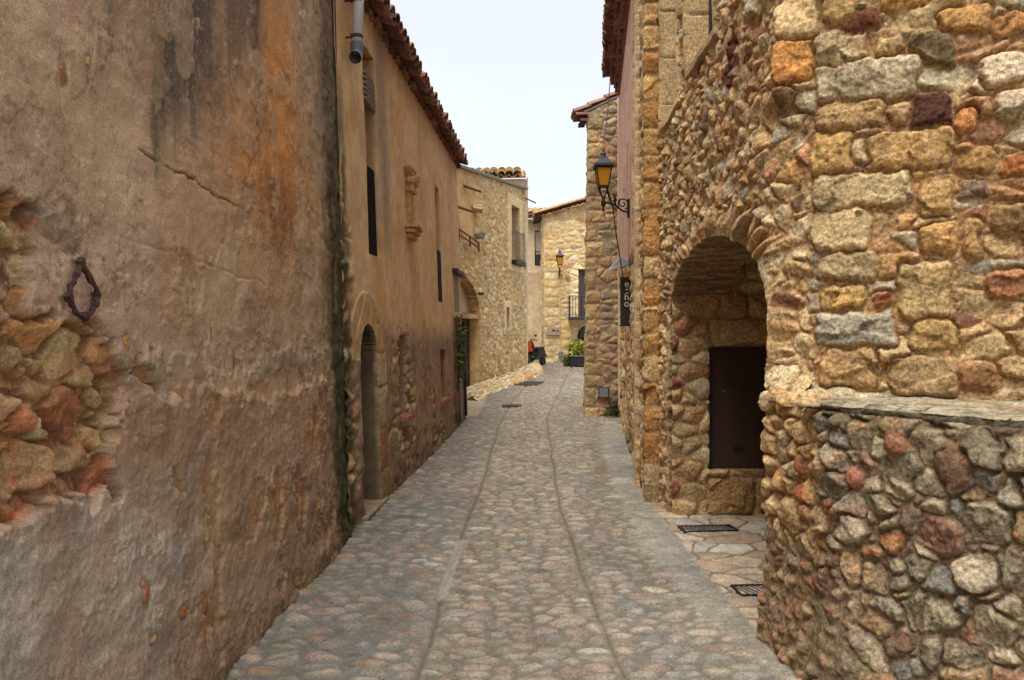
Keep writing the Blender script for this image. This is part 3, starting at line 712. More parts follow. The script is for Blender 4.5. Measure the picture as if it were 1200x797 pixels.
# doorway boards, hood and pipes near the far corner
slabB('side_door', GREYWOOD, 13.45, 14.05, .12, 1.92, .015, .04)
slabB('door_transom', GREYWOOD, 13.45, 14.05, 2.05, 2.70, .012, .04)
MB().quadbox(*panelB(13.3, 14.4, 1.95, 2.03, .14, .2)).build('door_hood', DRESSED, hB, .01)
MB().quadbox(*panelB(13.3, 14.4, 2.72, 2.80, .10, .2)).build('cornice', DARKWOOD, hB, .01)
slabB('meter_box', REDWOOD, 12.95, 13.25, .32, .66, .05, .08)
m = MB(); m.tube([baseB(13.35, .12, .05), baseB(13.35, 1.95, .05)], .022); m.build('conduit', GREYMETAL, hB, smooth=True)
m = MB(); m.tube([baseB(14.2, .15, .05), baseB(14.2, 1.94, .05)], .026); m.build('conduit', RUST, hB, smooth=True)
# grey drainpipe that ends in an elbow high on the wall
m = MB(); top = Vector(baseB(6.78, 5.2, .09)); bot = Vector(at(418, 62, 6.72)); top = Vector((bot.x + .03, bot.y + .02, 5.2))
m.tube([top, bot], .048, 16); pipe = m.build('drainpipe', PVC, hB, smooth=True)
m = MB(); e0 = bot + Vector((0, 0, .02)); pts = [e0 + Vector((0, -.085 * (1 - math.cos(t)), -.085 * math.sin(t))) for t in [R(a) for a in (0, 20, 40, 60, 75)]]
m.tube([e0 + Vector((0, 0, .07)), e0], .056, 16, False); m.tube([e0] + pts[1:], .054, 16, False); m.tube([p + Vector((0, 0, 0)) for p in pts[::-1]], .046, 16, False)
m.build('pipe_elbow', PVCD, pipe, smooth=True)
for zc in (.14, .46):
    m = MB(); c0 = bot + Vector((0, 0, zc)); m.tube([c0 + Vector((0, 0, -.015)), c0 + Vector((0, 0, .015))], .054, 14); m.tube([c0, c0 + Vector((-.16, .02, 0))], .009, 6)
    m.build('pipe_bracket', RUST, pipe)

# ---- tiles
def tiles(name, specs, pal, parent, mat=TILE, thick=.018, seed=1):
    """specs: list of (p0, along, down, width, length, convex) ; each a half-round tile with real thickness"""
    rnd = random.Random(seed); V = []; Q = []; K = []; S = 7
    cols = [(lin(c), wt) for c, wt in pal]
    for (p, al, dn, wd, ln, conv) in specs:
        p = np.array(p, f32); al = np.array(al, f32); dn = np.array(dn, f32); up = np.cross(al, dn); up = up / np.linalg.norm(up)
        if up[2] < 0: up = -up
        up = up * (1 if conv else -1)
        ll = ln * (1 + rnd.uniform(-.06, .06)); sh = rnd.uniform(-.012, .012); n0 = len(V)
        c = rnd.choices([k[0] for k in cols], [k[1] for k in cols])[0] * rnd.uniform(.75, 1.2)
        for e, rad in ((0, wd * .44), (1, wd * .52)):
            for inner in (0, 1):
                rr = rad - thick * inner
                for k in range(S):
                    a = math.pi * k / (S - 1)
                    V.append(p + al * (math.cos(a) * rr + sh) + up * (math.sin(a) * rr * .8) + dn * (ll * e)); K.append(c * (1 if not inner else .9))
        o = lambda e, i, k: n0 + e * 2 * S + i * S + k
        for k in range(S - 1):
            Q.append((o(0, 0, k), o(0, 0, k + 1), o(1, 0, k + 1), o(1, 0, k))); Q.append((o(0, 1, k), o(1, 1, k), o(1, 1, k + 1), o(0, 1, k + 1)))
            Q.append((o(1, 0, k), o(1, 0, k + 1), o(1, 1, k + 1), o(1, 1, k))); Q.append((o(0, 0, k + 1), o(0, 0, k), o(0, 1, k), o(0, 1, k + 1)))
        for k in (0, S - 1): Q.append((o(0, 0, k), o(1, 0, k), o(1, 1, k), o(0, 1, k)))
    return npmesh(name, np.array(V, f32), np.array(Q), np.array(K, f32), mat, parent, False)
def tile_field(a, b, updir, rows, wd=.2, ln=.36, seed=1):
    """tiles in columns: eave line a->b, each column running up along updir"""
    a = np.array(a, f32); b = np.array(b, f32); L = np.linalg.norm(b - a); al = (b - a) / L; n = int(L / wd); ud = np.array(updir, f32); ud = ud / np.linalg.norm(ud)
    nrm = np.cross(al, ud); nrm = nrm if nrm[2] > 0 else -nrm; rnd = random.Random(seed); s = []
    for i in range(n + 1):
        for r in range(rows):
            j = rnd.uniform(-.015, .015)
            p = a + al * (i * wd) + ud * ((r + 1) * ln * .82 + j) + nrm * (.05 + .012 * rnd.random()); s.append((p, al, -ud + nrm * .05, wd * .98, ln, True))
            p = a + al * ((i + .5) * wd) + ud * ((r + 1) * ln * .82 + j - .02) + nrm * .05; s.append((p, al, -ud + nrm * .05, wd * .98, ln, False))
    return s
REDT = [((142, 98, 78), 3), ((120, 84, 70), 3), ((156, 112, 86), 2), ((104, 80, 68), 2), ((140, 114, 92), 1)]
YELT = [((204, 160, 84), 3), ((210, 176, 70), 2), ((180, 140, 92), 2), ((150, 142, 96), 2), ((196, 150, 104), 2), ((110, 104, 80), 1)]
def eB(d, off, z): x, y, _ = baseB(d, 4.9, off); return (x, y, z)
ro = MB(); ro.quadbox([eB(6.3, .04, 4.86), eB(14.55, .04, 4.86), (-5.6, 14.6, 6.25), (-5.9, 6.3, 6.25)], .05, (0, 0, 1))
roofB = ro.build('roof', DARKWOOD, hB)
tiles('roof_tiles', tile_field(eB(6.3, .10, 4.90), eB(14.55, .10, 4.90), (-1, 0, .32), 4, seed=4), REDT, roofB, seed=5)
tiles('eave_course', [(eB(6.35 + .18 * i, -.27, 4.80), (.056, 1, 0), (1, -.056, -.02), .18, .33, True) for i in range(46)], REDT, roofB, seed=6)
MB().quadbox([baseB(14.44, -.1, -.02), baseB(14.44, 4.9, -.02), (-6, 14.44, 6.2), (-6, 14.44, -.1)], .02, (0, 1, 0)).build('end_wall', PALE, hB)

# ---- leaves
def leaves(name, pts, size, pal, parent=None, seed=1, flat=0.0):
    rnd = random.Random(seed); V = []; Q = []; K = []
    for p in pts:
        s = size * rnd.uniform(.6, 1.35); a = Vector((rnd.gauss(0, 1), rnd.gauss(0, 1), rnd.gauss(0, 1) * (1 - flat))).normalized(); b = a.orthogonal().normalized()
        b = (Matrix.Rotation(rnd.uniform(0, 6.3), 3, a) @ b); c = a.cross(b); p = Vector(p); n0 = len(V)
        V += [p - b * s, p + c * s * .55 + a * s * .15, p + b * s, p - c * s * .55 + a * s * .15]; Q.append((n0, n0 + 1, n0 + 2, n0 + 3))
        k = lin(rnd.choice(pal)) * rnd.uniform(.6, 1.3); K += [k] * 4
    return npmesh(name, np.array([tuple(v) for v in V], f32), np.array(Q), np.array(K, f32), LEAF, parent, False)
GREENS = [(70, 92, 40), (84, 106, 46), (56, 78, 36), (98, 116, 54)]
random.seed(11)
iv = empty('climbing_ivy', baseB(13.25, .9, .05), 'dark green ivy hanging by the side door of the left house', 'plant')
m = MB(); m.tube([baseB(13.22, .35, .04), baseB(13.25, 1.0, .05), baseB(13.2, 1.5, .06), baseB(13.28, 1.98, .05)], .012, 6); m.build('stem', DARKWOOD, iv)
pts = []
for i in range(420):
    z = random.choice((random.gauss(1.62, .16), random.gauss(1.15, .14), random.uniform(.9, 1.95))); pts.append(baseB(13.2 + random.gauss(0, .10), z, .06 + abs(random.gauss(0, .07))))
leaves('foliage', pts, .035, GREENS, iv)

# ================================================================ right building: street wall, rounded corner, corner face
U1 = 3.27; UC = U1 + .14; U2 = U1 + .34
# lower footprint: far end -> near jamb -> rounded corner -> corner face
kU = np.array([0, U1, UC, U2, U2 + .867, U2 + 3.0])
loX = np.array([1.439, 1.373, 1.452, 1.56, 2.33, 4.20]); loY = np.array([7.43, 4.16, 4.045, 3.90, 3.50, 2.50])
upX = np.array([1.439, 1.373, 1.372, 1.56, 2.33, 4.20]); upY = np.array([7.43, 4.16, 4.00, 3.90, 3.50, 2.50])
def pathI(u, v):
    X = 0; Y = 0
    s = sst(2.78, 2.92, v)
    for k in (-1, -.5, 0, .5, 1):
        q = u + k * .018
        xl = np.interp(q, kU, loX); yl = np.interp(q, kU, loY)
        q2 = u + k * .012; xu = np.interp(q2, kU, upX); yu = np.interp(q2, kU, upY)
        X = X + (xl * (1 - s) + xu * s) / 5; Y = Y + (yl * (1 - s) + yu * s) / 5
    return X, Y
def baseI(u, v, h):
    u = np.asarray(u, dtype=np.float64); v = np.asarray(v, dtype=np.float64)
    x, y = pathI(u, v); xa, ya = pathI(u - .03, v); xb, yb = pathI(u + .03, v)
    tx, ty = xb - xa, yb - ya; L = np.sqrt(tx * tx + ty * ty) + 1e-9
    return x + ty / L * h, y - tx / L * h, v + 0 * h
def jpx(px, py):
    """pixel on the corner face -> (u, z)"""
    if px < 957: t = (px - 895) / 62; u = UC + t * (U2 - UC); d = 4.0 - .1 * t
    else:
        k = (px - 600) / 900          # plane: (1.56,3.9)+(s)*(.77,-.4)
        s = (k * 3.9 - 1.56) / (.77 + .4 * k); u = U2 + s * .867; d = 3.9 - .4 * s
    return u, 1.65 + (392 - py) / 900 * d
BL = [(895, 4, 960, 50, (206, 182, 134)), (892, 53, 950, 100, (204, 150, 82)), (952, 42, 1018, 80, (180, 162, 122)), (1025, 45, 1060, 74, (190, 168, 118)),
      (1063, 42, 1120, 80, (118, 104, 72)), (951, 80, 1076, 123, (188, 176, 142)), (957, 126, 1037, 153, (180, 152, 104)), (1068, 112, 1116, 156, (82, 52, 40)),
      (1117, 130, 1143, 158, (200, 142, 82)), (945, 160, 1000, 207, (190, 158, 98)), (1018, 158, 1118, 200, (190, 158, 104)), (950, 207, 1068, 245, (182, 166, 122)),
      (948, 250, 1020, 298, (200, 182, 134)), (1080, 215, 1118, 257, (178, 150, 96)), (1150, 62, 1203, 102, (206, 190, 158)), (1165, 108, 1215, 140, (190, 176, 144)),
      (955, 300, 1030, 330, (176, 158, 118)), (960, 336, 1013, 362, (196, 164, 102)), (1023, 343, 1050, 362, (162, 102, 68)), (1053, 308, 1117, 372, (190, 168, 116)),
      (953, 366, 1050, 404, (174, 170, 146)), (1068, 375, 1120, 410, (186, 158, 102)), (963, 407, 1032, 453, (180, 152, 106)), (1045, 415, 1123, 465, (170, 148, 104)),
      (1120, 425, 1170, 457, (150, 116, 76)), (1100, 14, 1160, 38, (188, 150, 90)), (985, 15, 1030, 40, (120, 76, 54)), (965, 0, 1003, 26, (196, 168, 110)),
      (1122, 212, 1160, 233, (120, 102, 84)), (1120, 170, 1165, 205, (176, 140, 86)), (1155, 318, 1206, 348, (156, 112, 78)), (1030, 0, 1085, 12, (190, 150, 84)),
      (1170, 180, 1210, 205, (170, 110, 62)), (1125, 258, 1150, 305, (182, 150, 96)), (1160, 240, 1205, 275, (160, 134, 92)), (1080, 262, 1120, 300, (186, 148, 92)), (1165, 20, 1210, 45, (186, 142, 84))]
blocksJ = []
for (a, b, c_, d_, col) in BL:
    u0, z1 = jpx(a, b); u1, _ = jpx(c_, b); _, z0 = jpx((a + c_) / 2, d_); blocksJ.append((u0, z0, u1, z1, (min(255, col[0] * 1.0), col[1] * .955, col[2] * .94)))
def corner(U, V):
    n1 = fbm(U * 5, V * 5, 301, 3)
    hi, ci, mi = masonry(U, V, .104, .072, 311, WARM, (200, 164, 116), gap=.012, relief=.024, rnd=.008, tilt=.40, rough=.018, drop=.28, wmax=1.1, jit=.95, warp=.34, k=.0045, mfill=.004)
    hj, cj, mj = masonry(U, V, .165, .085, 331, CORNER, (190, 150, 102), gap=.011, relief=.028, rnd=.008, tilt=.30, rough=.016, drop=.30, wmax=.9, jit=.9, warp=.36, k=.004, blocks=blocksJ, bgap=.010, brel=1.5)
    edge = np.where(V > 2.78, UC - .02, U2 - .045)
    m = sst(-.02, .02, U - edge + .03 * n1)
    h = hi * (1 - m) + hj * m; c = mixc(ci, cj, m)
    # dark gap where stones are missing at the right
    # long upright voussoir-like stones over the arch
    au, av = U - 1.94, V - 1.78
    rr = np.sqrt((au / 1.36) ** 2 + (np.maximum(av, 0) / .56) ** 2)
    an = np.arctan2(np.maximum(av, 0) / .56, au / 1.36) * 1.0
    hv, cv, mv = masonry(an * 1.0, rr * .45, .085, .20, 351, WARM, (184, 148, 100), gap=.010, relief=.030, rnd=.010, tilt=.3, rough=.016, drop=.15, wmax=.2, warp=.25)
    h_pre = h; vm = sst(1.34, 1.26, rr + .16 * n1) * sst(.35, .6, an + .2 * n1) * sst(2.95, 2.75, an + .2 * n1); h = h * (1 - vm) + hv * vm; c = mixc(c, cv, vm)
    na = sst(1.14, 1.0, np.sqrt(((U - aI_c) / aI_h) ** 2 + (np.maximum(V - 1.78, 0) / .56) ** 2)); h = h * (1 - .55 * na)
    # dressed frames round the two upper windows, arris strips
    for (u0, u1, z0) in WIN:
        sd_ = np.maximum(np.abs(U - (u0 + u1) / 2) - (u1 - u0) / 2, z0 - V)
        fr = ((sd_ < .055 + .02 * n1) & (V > z0 - .10)) * 1.0
        jn = np.abs(((V + u0) * 2.6) % 1 - .5) > .47
        cf = np.broadcast_to(lin((206, 176, 126)), c.shape) * (.8 + .4 * hsh(np.floor((V + u0) * 2.6 + .5), U * 0, 7))[..., None] * (1 + .25 * fbm(U * 12, V * 12, 361, 4))[..., None] * np.where(jn, .6, 1)[..., None]
        h = h * (1 - fr) + (.045 - .008 * jn + .005 * n1) * fr; c = mixc(c, cf, fr)
    # dark iron-stained stone high up
    dk = sst(1.1, .8, np.sqrt(((U - 2.62) / .10) ** 2 + ((V - 3.35) / .20) ** 2) + .4 * n1); c = mixc(c, np.broadcast_to(lin((96, 58, 48)), c.shape), dk)
    # green-grey weathering on the corner
    ly = sst(.1, .5, fbm(U * 3, V * 3, 371, 4)); c = mixc(c, c * np.array([.85, .82, .76], f32), ly * .6)
    h = h + .03 * fbm(U * 1.2, V * 1.2, 381, 2)
    return h, c
aI_c = ((7.43 - 7.02) + (7.43 - 4.15)) / 2; aI_h = (7.02 - 4.15) / 2
def I_u(d): return (7.43 - d) / 3.27 * U1
WIN = [(I_u(7.25), I_u(6.40), 3.62), (I_u(6.06), I_u(5.20), 3.72)]
hI = empty('stone_house', (1.6, 5, 0), 'rubble stone house on the right with a dark arched passage and quoined corner', 'house')
def soffit(p, t):
    h, c, m_ = masonry(t, p, .30, .07, 391, [((166, 130, 88), 3), ((150, 116, 80), 3), ((176, 144, 100), 1)], (140, 112, 80), gap=.012, relief=.025, rnd=.02, rough=.012)
    return h, c
aI = Arch(I_u(7.02), I_u(4.15), 1.78, .56, .50, None, soffit)
opI = [aI, Rect(WIN[0][0], WIN[0][1], WIN[0][2], 6.2, .20, (206, 176, 130)), Rect(WIN[1][0], WIN[1][1], WIN[1][2], 6.2, .20, (206, 176, 130))]
opI[1].joints = opI[2].joints = True
sheet('wall', rng((0, 1.6, .016), (1.6, U1 - .1, .0125), (U1 - .1, U2, .0065), (U2, U2 + .95, .0062), (U2 + .95, U2 + 1.9, .012), (U2 + 1.9, U2 + 3.0, .06)), rng((-.1, 3.1, .0078), (3.1, 5.0, .0095), (5.0, 7.2, .12)), baseI, corner, STONE, hI, opI)
def Ix(d): return 1.29 + .02 * d
for (d0, d1, z0) in ((6.40, 7.25, 3.62), (5.20, 6.06, 3.72)):
    wf = MB().quadbox([(Ix(d0) + .18, d0 - .03, z0 - .03), (Ix(d1) + .18, d1 + .03, z0 - .03), (Ix(d1) + .18, d1 + .03, 6.25), (Ix(d0) + .18, d0 - .03, 6.25)], .04, (1, 0, 0)).build('window', GLASS, hI)
    m = MB(); dm = (d0 + d1) / 2
    for dd in (d0 + .03, dm, d1 - .03): m.box((Ix(dd) + .165, dd, (z0 + 6.2) / 2), (.05, .06, 6.2 - z0))
    for zc in (z0 + .04, z0 + 1.0, z0 + 1.9): m.box((Ix(dm) + .163, dm, zc), (.045, d1 - d0, .05))
    m.build('window_frame', DARKWOOD, wf, .004)
# passage: far side wall (faces the camera), back, near side, vault
def passw(U, V):
    b = [(1.80, 1.56, 2.34, 1.80, (190, 160, 116)), (1.78, .02, 2.20, .36, (176, 140, 92)), (2.22, .03, 2.6, .36, (170, 134, 88))]
    h, c, m_ = masonry(U, V, .19, .125, 411, [((200, 164, 108), 4), ((186, 144, 88), 4), ((204, 178, 130), 2), ((176, 112, 76), 1.6), ((160, 90, 70), .7)], (186, 154, 108),
                       gap=.016, relief=.042, rnd=.026, tilt=.2, rough=.012, drop=.3, wmax=.5, blocks=b, brel=.9)
    return h, c
sheet('passage_wall', rng((1.44, 2.5, .0085), (2.5, 4.4, .03)), rng((-.06, 2.7, .009)), lambda u, v, h: (u, 6.93 - h + (u - 1.44) * .02, v), passw, STONE, hI, [Rect(1.775, 2.30, .43, 1.54, .10, (140, 112, 80))])
sheet('vault', rng((1.88, 4.5, .05)), rng((3.9, 7.2, .05)), lambda u, v, h: (u, v, 2.58 + .0 * u - h - .1 * ((v - 5.6) / 1.6) ** 2), lambda U, V: masonry(U, V, .3, .12, 421, WARM, (170, 140, 100), relief=.03)[:2], STONE, hI)
sheet('back_wall', rng((3.9, 7.2, .04)), rng((-.1, 2.8, .03)), lambda u, v, h: (4.3 - h, u, v), lambda U, V: masonry(U, V, .22, .13, 431, WARM, (170, 140, 100), relief=.03)[:2], STONE, hI)
sheet('passage_wall', rng((1.75, 4.4, .04)), rng((-.1, 2.8, .03)), lambda u, v, h: (u, 4.10 + h, v), lambda U, V: masonry(U, V, .22, .13, 441, WARM, (170, 140, 100), relief=.03)[:2], STONE, hI)
cdo = MB().quadbox([(1.75, 6.985, .42), (2.33, 6.985, .42), (2.33, 6.985, 1.56), (1.75, 6.985, 1.56)], .03, (0, 1, 0)).build('cupboard_door', DOORMETAL, hI, .003)
m = MB(); m.box((2.055, 6.98, .62), (.075, .012, .035)); m.box((2.055, 6.974, .62), (.045, .01, .02)); m.build('latch', BLACKP, cdo)
m = MB(); m.box((1.778, 6.955, .985), (.02, .05, 1.1)); m.box((2.297, 6.955, .985), (.02, .05, 1.1)); m.box((2.04, 6.955, 1.53), (.52, .05, .02)); m.build('door_frame', DARKWOOD, cdo, .003)
MB().quadbox([(1.30, 4.0, 7.2), (1.44, 7.43, 7.2), (7, 7.43, 8.8), (7, 4.0, 8.8)], .12, (0, 0, 1)).build('roof', BRICK, hI)

# ---- low stone wall with ledge in front of the corner
kU2 = np.array([0, .46, .70, 1.47, 2.15, 3.4]); kX = np.array([1.372, 1.418, 1.452, 1.90, 2.28, 3.1]); kY = np.array([4.17, 3.70, 3.45, 2.85, 2.30, 1.35])
def pathK(u):
    X = 0; Y = 0
    for k in (-1, -.5, 0, .5, 1):
        q = u + k * .07; X = X + np.interp(q, kU2, kX) / 5; Y = Y + np.interp(q, kU2, kY) / 5
    return X, Y
def baseK(u, v, h):
    x, y = pathK(u); xa, ya = pathK(u - .04); xb, yb = pathK(u + .04); tx, ty = xb - xa, yb - ya; L = np.sqrt(tx * tx + ty * ty) + 1e-9
    h = h + .05 * sst(.5, 0, v) - sst(1.25, 1.52, v) * .36 * sst(.0, .5, u)
    v = np.where(v > 1.27, 1.27 + (v - 1.27) * sst(.50, .42, u) * 0 + (v - 1.27) * 1.0, v)
    return x + ty / L * h, y - tx / L * h, v + 0 * h
def lowwall(U, V):
    # warm rubble carries on from the corner, big lichened cobbles on the front
    h1, c1, m1 = masonry(U, V, .125, .095, 511, WARM + [((164, 104, 78), .4)], (182, 148, 104), gap=.012, relief=.034, rnd=.010, tilt=.4, rough=.018, drop=.3, wmax=.7, warp=.32, k=.008)
    h2, c2, m2 = masonry(U, V, .092, .082, 521, LOWWALL, (138, 116, 90), gap=.011, relief=.031, rnd=.009, tilt=.42, rough=.024, drop=.30, wmax=1.3, jit=.95, warp=.36, k=.005, stain=.9)
    n1 = fbm(U * 4, V * 4, 531, 4); n2 = fbm(U * 14, V * 14, 532, 4)
    m = sst(.50, .62, U + .10 * n1)
    lo = sst(.75, .45, V + .25 * n1) * .8                      # lower left turns to small red shards in earth
    hr, cr_, mr_ = masonry(U, V, .09, .07, 541, [((160, 108, 76), 3), ((170, 138, 96), 3), ((140, 56, 48), 1.6), ((150, 84, 64), 1.4), ((180, 150, 110), 2), ((128, 108, 84), 2)], (140, 116, 90), gap=.016, relief=.04, rnd=.02, tilt=.5, rough=.018, drop=.25, wmax=.6, warp=.4)
    h = h1 * (1 - m) + h2 * m; c = mixc(c1, c2, m)
    sh = lo * sst(1.05, .7, U + .15 * n1); h = h * (1 - sh) + hr * sh; c = mixc(c, cr_, sh)
    # red stone set on edge and green moss spots
    for (su, sz, a, b, cc) in ((.44, 1.02, .028, .075, (160, 104, 72)), (.45, .88, .03, .06, (160, 88, 60)), (.98, 1.19, .06, .05, (152, 108, 76)), (.80, 1.02, .045, .05, (156, 104, 82)), (1.22, 1.13, .085, .095, (114, 86, 66))):
        r = np.sqrt(((U - su) / a) ** 2 + ((V - sz) / b) ** 2) + .35 * n2; q = sst(1.1, .9, r)
        c = mixc(c, np.broadcast_to(lin(cc), c.shape) * (1 + .4 * n2)[..., None], q); h = np.maximum(h, .05 * (1 - np.clip(r, 0, 1) ** 3) * q + h * (1 - q))
    ms = sst(.26, .46, fbm(U * 6 + 8, V * 6, 551, 5)) * m; c = mixc(c, np.broadcast_to(lin((98, 100, 58)), c.shape), ms * .5)
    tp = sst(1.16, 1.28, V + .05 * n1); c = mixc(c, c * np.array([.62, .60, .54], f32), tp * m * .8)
    return h, c
hK = empty('low_stone_wall', (1.45, 3.45, 0), 'low wall of round lichened stones with a flat stone ledge at the right corner', 'wall')
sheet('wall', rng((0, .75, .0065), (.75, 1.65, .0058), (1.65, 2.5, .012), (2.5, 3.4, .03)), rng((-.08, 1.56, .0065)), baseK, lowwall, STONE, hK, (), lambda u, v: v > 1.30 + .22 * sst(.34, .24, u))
# ledge: a grid between the front edge of the low wall and the face behind
def ledge():
    n = 150; mrow = 46; us_ = np.linspace(.30, 2.9, n).astype(f32)
    fx, fy, _ = baseK(us_, us_ * 0 + 1.31, us_ * 0 + .028 + .03 * fbm(us_ * 4, us_ * 0, 601, 5))
    ub = np.linspace(U2 - .10, U2 + 2.4, n); bx, by, _ = baseI(ub, ub * 0 + 1.33, ub * 0 - .05)
    tp_ = sst(.24, .46, us_); bx = fx + (bx - fx) * tp_; by = fy + (by - fy) * tp_; bz_ = .05 * (1 - tp_)
    V = []; K = []
    T = np.linspace(0, 1, mrow)
    G = []
    for r in range(mrow + 8):
        if r < 8:   # front edge, ragged underside first
            tt = 0; z = 1.250 + .085 * r / 8 ; inset = .03 * (1 - r / 8) ** 2
        else: tt = T[r - 8]; z = 1.338; inset = 0
        x = fx + (bx - fx) * tt; y = fy + (by - fy) * tt
        nx, ny_ = (bx - fx), (by - fy); L = np.sqrt(nx * nx + ny_ * ny_) + 1e-4; x = x + nx / L * inset; y = y + ny_ / L * inset
        nn = fbm(x * 6, y * 6, 611, 5); n2 = fbm(x * 24, y * 24, 613, 4); edge_ = tp_ * (.05 * fbm(us_ * 4, us_ * 0 + 3, 618, 6, .6) + .02 * sst(.0, .2, fbm(us_ * 13, us_ * 0 + 7, 621, 3))); x = x + edge_ * (1 - tt) * .6; y = y - edge_ * (1 - tt)
        rag = fbm(us_ * 9, us_ * 0 + r * .35, 617, 4)
        if r < 8: zz_ = z + .035 * rag * (1 - r / 8); x = x + .035 * rag * tp_; y = y - .035 * rag * tp_
        else: zz_ = z + .014 * nn + .006 * n2 + .012 * (tt ** 2) - .012 * (1 - tt) ** 6
        c = np.broadcast_to(lin((176, 162, 132)), (n, 3)).copy(); c = mixc(c, np.broadcast_to(lin((126, 118, 86)), c.shape), sst(-.1, .35, nn)); c = mixc(c, np.broadcast_to(lin((206, 200, 184)), c.shape), sst(.15, .4, n2) * .7)
        c = mixc(c, np.broadcast_to(lin((186, 146, 100)), c.shape), sst(.1, .4, fbm(x * 4 + 5, y * 4, 619, 3)) * .6)
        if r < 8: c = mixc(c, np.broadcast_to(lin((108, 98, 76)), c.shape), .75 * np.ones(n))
        V.append(np.stack([x, y, zz_ - bz_], -1)); K.append(c * np.array([.80, .80, .80], f32))
    rows = len(V); V = np.concatenate(V); K = np.concatenate(K); i, j = np.meshgrid(np.arange(rows - 1), np.arange(n - 1), indexing='ij')
    Q = np.stack([i * n + j, i * n + j + 1, (i + 1) * n + j + 1, (i + 1) * n + j], -1).reshape(-1, 4)
    return npmesh('ledge_slab', V, Q, K, STONE, hK)
ledge()

# rough stones: boulders, and the ones bedded at the end of the ledge
def boulder(name, c, r, pal, seed, mat=None, parent=None):
    n, mm = 40, 26; th, ph = np.meshgrid(np.linspace(0, 2 * np.pi, n), np.linspace(-.25, 1.57, mm), indexing='ij')
    x = np.cos(th) * np.cos(ph); y = np.sin(th) * np.cos(ph); z = np.sin(ph)
    d = 1 + .22 * fbm(x * 1.4 + z, y * 1.4 - z, seed, 4) + .05 * fbm(x * 6 + z * 3, y * 6, seed + 1, 3)
    V = np.stack([c[0] + r[0] * x * d, c[1] + r[1] * y * d, c[2] + r[2] * z * d], -1).reshape(-1, 3)
    n1 = fbm(x * 2 + z * 2, y * 2 + z, seed + 3, 4).ravel(); K = mixc(np.broadcast_to(lin(pal[0]), (len(V), 3)), np.broadcast_to(lin(pal[1]), (len(V), 3)), sst(-.2, .4, n1)) * (1 + .3 * n1)[:, None]
    i, j = np.meshgrid(np.arange(n - 1), np.arange(mm - 1), indexing='ij'); Q = np.stack([i * mm + j, (i + 1) * mm + j, (i + 1) * mm + j + 1, i * mm + j + 1], -1).reshape(-1, 4)
    return npmesh(name, V, Q, K, mat or FARSTONE, parent)
for k, (px, py, d, r) in enumerate(((932, 472, 3.86, (.10, .07, .055)), (958, 468, 3.74, (.10, .06, .05)), (985, 464, 3.82, (.09, .06, .045)), (914, 466, 4.02, (.07, .06, .06)), (946, 474, 3.62, (.07, .05, .035)))):
    q = at(px, py, d); boulder('bedding_stone', q, r, (((194, 160, 110), (172, 136, 90)), ((184, 156, 112), (164, 134, 92)), ((176, 160, 128), (156, 138, 104)))[k % 3], 1200 + 7 * k, STONE, hK)

# ================================================================ right middle house (quoin strip, pink plaster, big tiled cornice)
gU = np.array([0, .19, 7.28]); gX = np.array([1.48, 1.29, 2.03]); gY = np.array([7.425, 7.43, 14.48])
def pathG(u):
    X = 0; Y = 0
    for k in (-1, 0, 1):
        q = u + k * .008; X = X + np.interp(q, gU, gX) / 3; Y = Y + np.interp(q, gU, gY) / 3
    return X, Y
def baseG(u, v, h):
    u = np.asarray(u, dtype=np.float64); x, y = pathG(u); xa, ya = pathG(u - .012); xb, yb = pathG(u + .012); tx, ty = xb - xa, yb - ya; L = np.sqrt(tx * tx + ty * ty) + 1e-9
    return x - ty / L * h, y + tx / L * h, v + 0 * h
def gu(d): return .19 + (d - 7.43) * 1.0056
blq = []; zq = -.05; rq = random.Random(5)
QC = [(196, 150, 90), (186, 138, 80), (200, 160, 100), (180, 128, 74), (204, 170, 116), (176, 150, 108)]
while zq < 6.4:
    hh = rq.choice((.22, .26, .30, .36, .46)); blq.append((.012, zq, .19 + rq.choice((.24, .42)), zq + hh - .012, rq.choice(QC))); zq += hh
def wallG(U, V):
    h, c, m_ = masonry(U, V, .20, .13, 711, WARM, (190, 156, 110), gap=.016, relief=.028, rnd=.02, tilt=.2, rough=.015, blocks=blq, bgap=.007, brel=.6, bwarp=.02)
    h = h - .025 * sst(.25, .5, U)
    n1 = fbm(U * 2, V * 2, 721, 4); n2 = fbm(U * 8, V * 8, 722, 3)
    pk = sst(2.0, 2.15, U + .15 * n1) * sst(2.55, 2.75, V + .3 * n1)
    cp = mixc(np.broadcast_to(lin((206, 168, 142)), c.shape), np.broadcast_to(lin((196, 150, 126)), c.shape), sst(-.2, .3, n1))
    h = h * (1 - pk) + (.03 + .006 * n2) * pk; c = mixc(c, cp, pk)
    pl = sst(1.15, 1.2, U) * (1 - sst(1.35, 1.4, U)); h = h * (1 - pl) + .05 * pl; c = mixc(c, np.broadcast_to(lin((204, 174, 126)), c.shape), pl * .8)
    ms = sst(.9, .2, V - gz(7.43 + U) + .5 * n1) * sst(2.2, 3.2, U) * sst(5.0, 4.4, U); c = mixc(c, np.broadcast_to(lin((82, 84, 44)), c.shape), ms * .7)
    return h, c
hG = empty('stone_house', (1.7, 10, 0), 'right-hand house with dressed corner strip, pink plaster and deep red tiled cornice', 'house')
opG = [Rect(gu(11.4), gu(12.2), .05, 2.0, .25, (176, 140, 100)), Rect(gu(10.5), gu(10.8), 3.3, 4.3, .12, (150, 90, 76)), Rect(gu(11.6), gu(12.0), 3.0, 3.9, .12, (150, 90, 76)), Rect(gu(8.45), gu(8.8), 4.0, 5.4, .2, (204, 174, 130))]
sheet('wall', rng((0, .5, .0075), (.5, 7.25, .03)), rng((-.1, 6.0, .0115)), baseG, wallG, STONE, hG, opG)
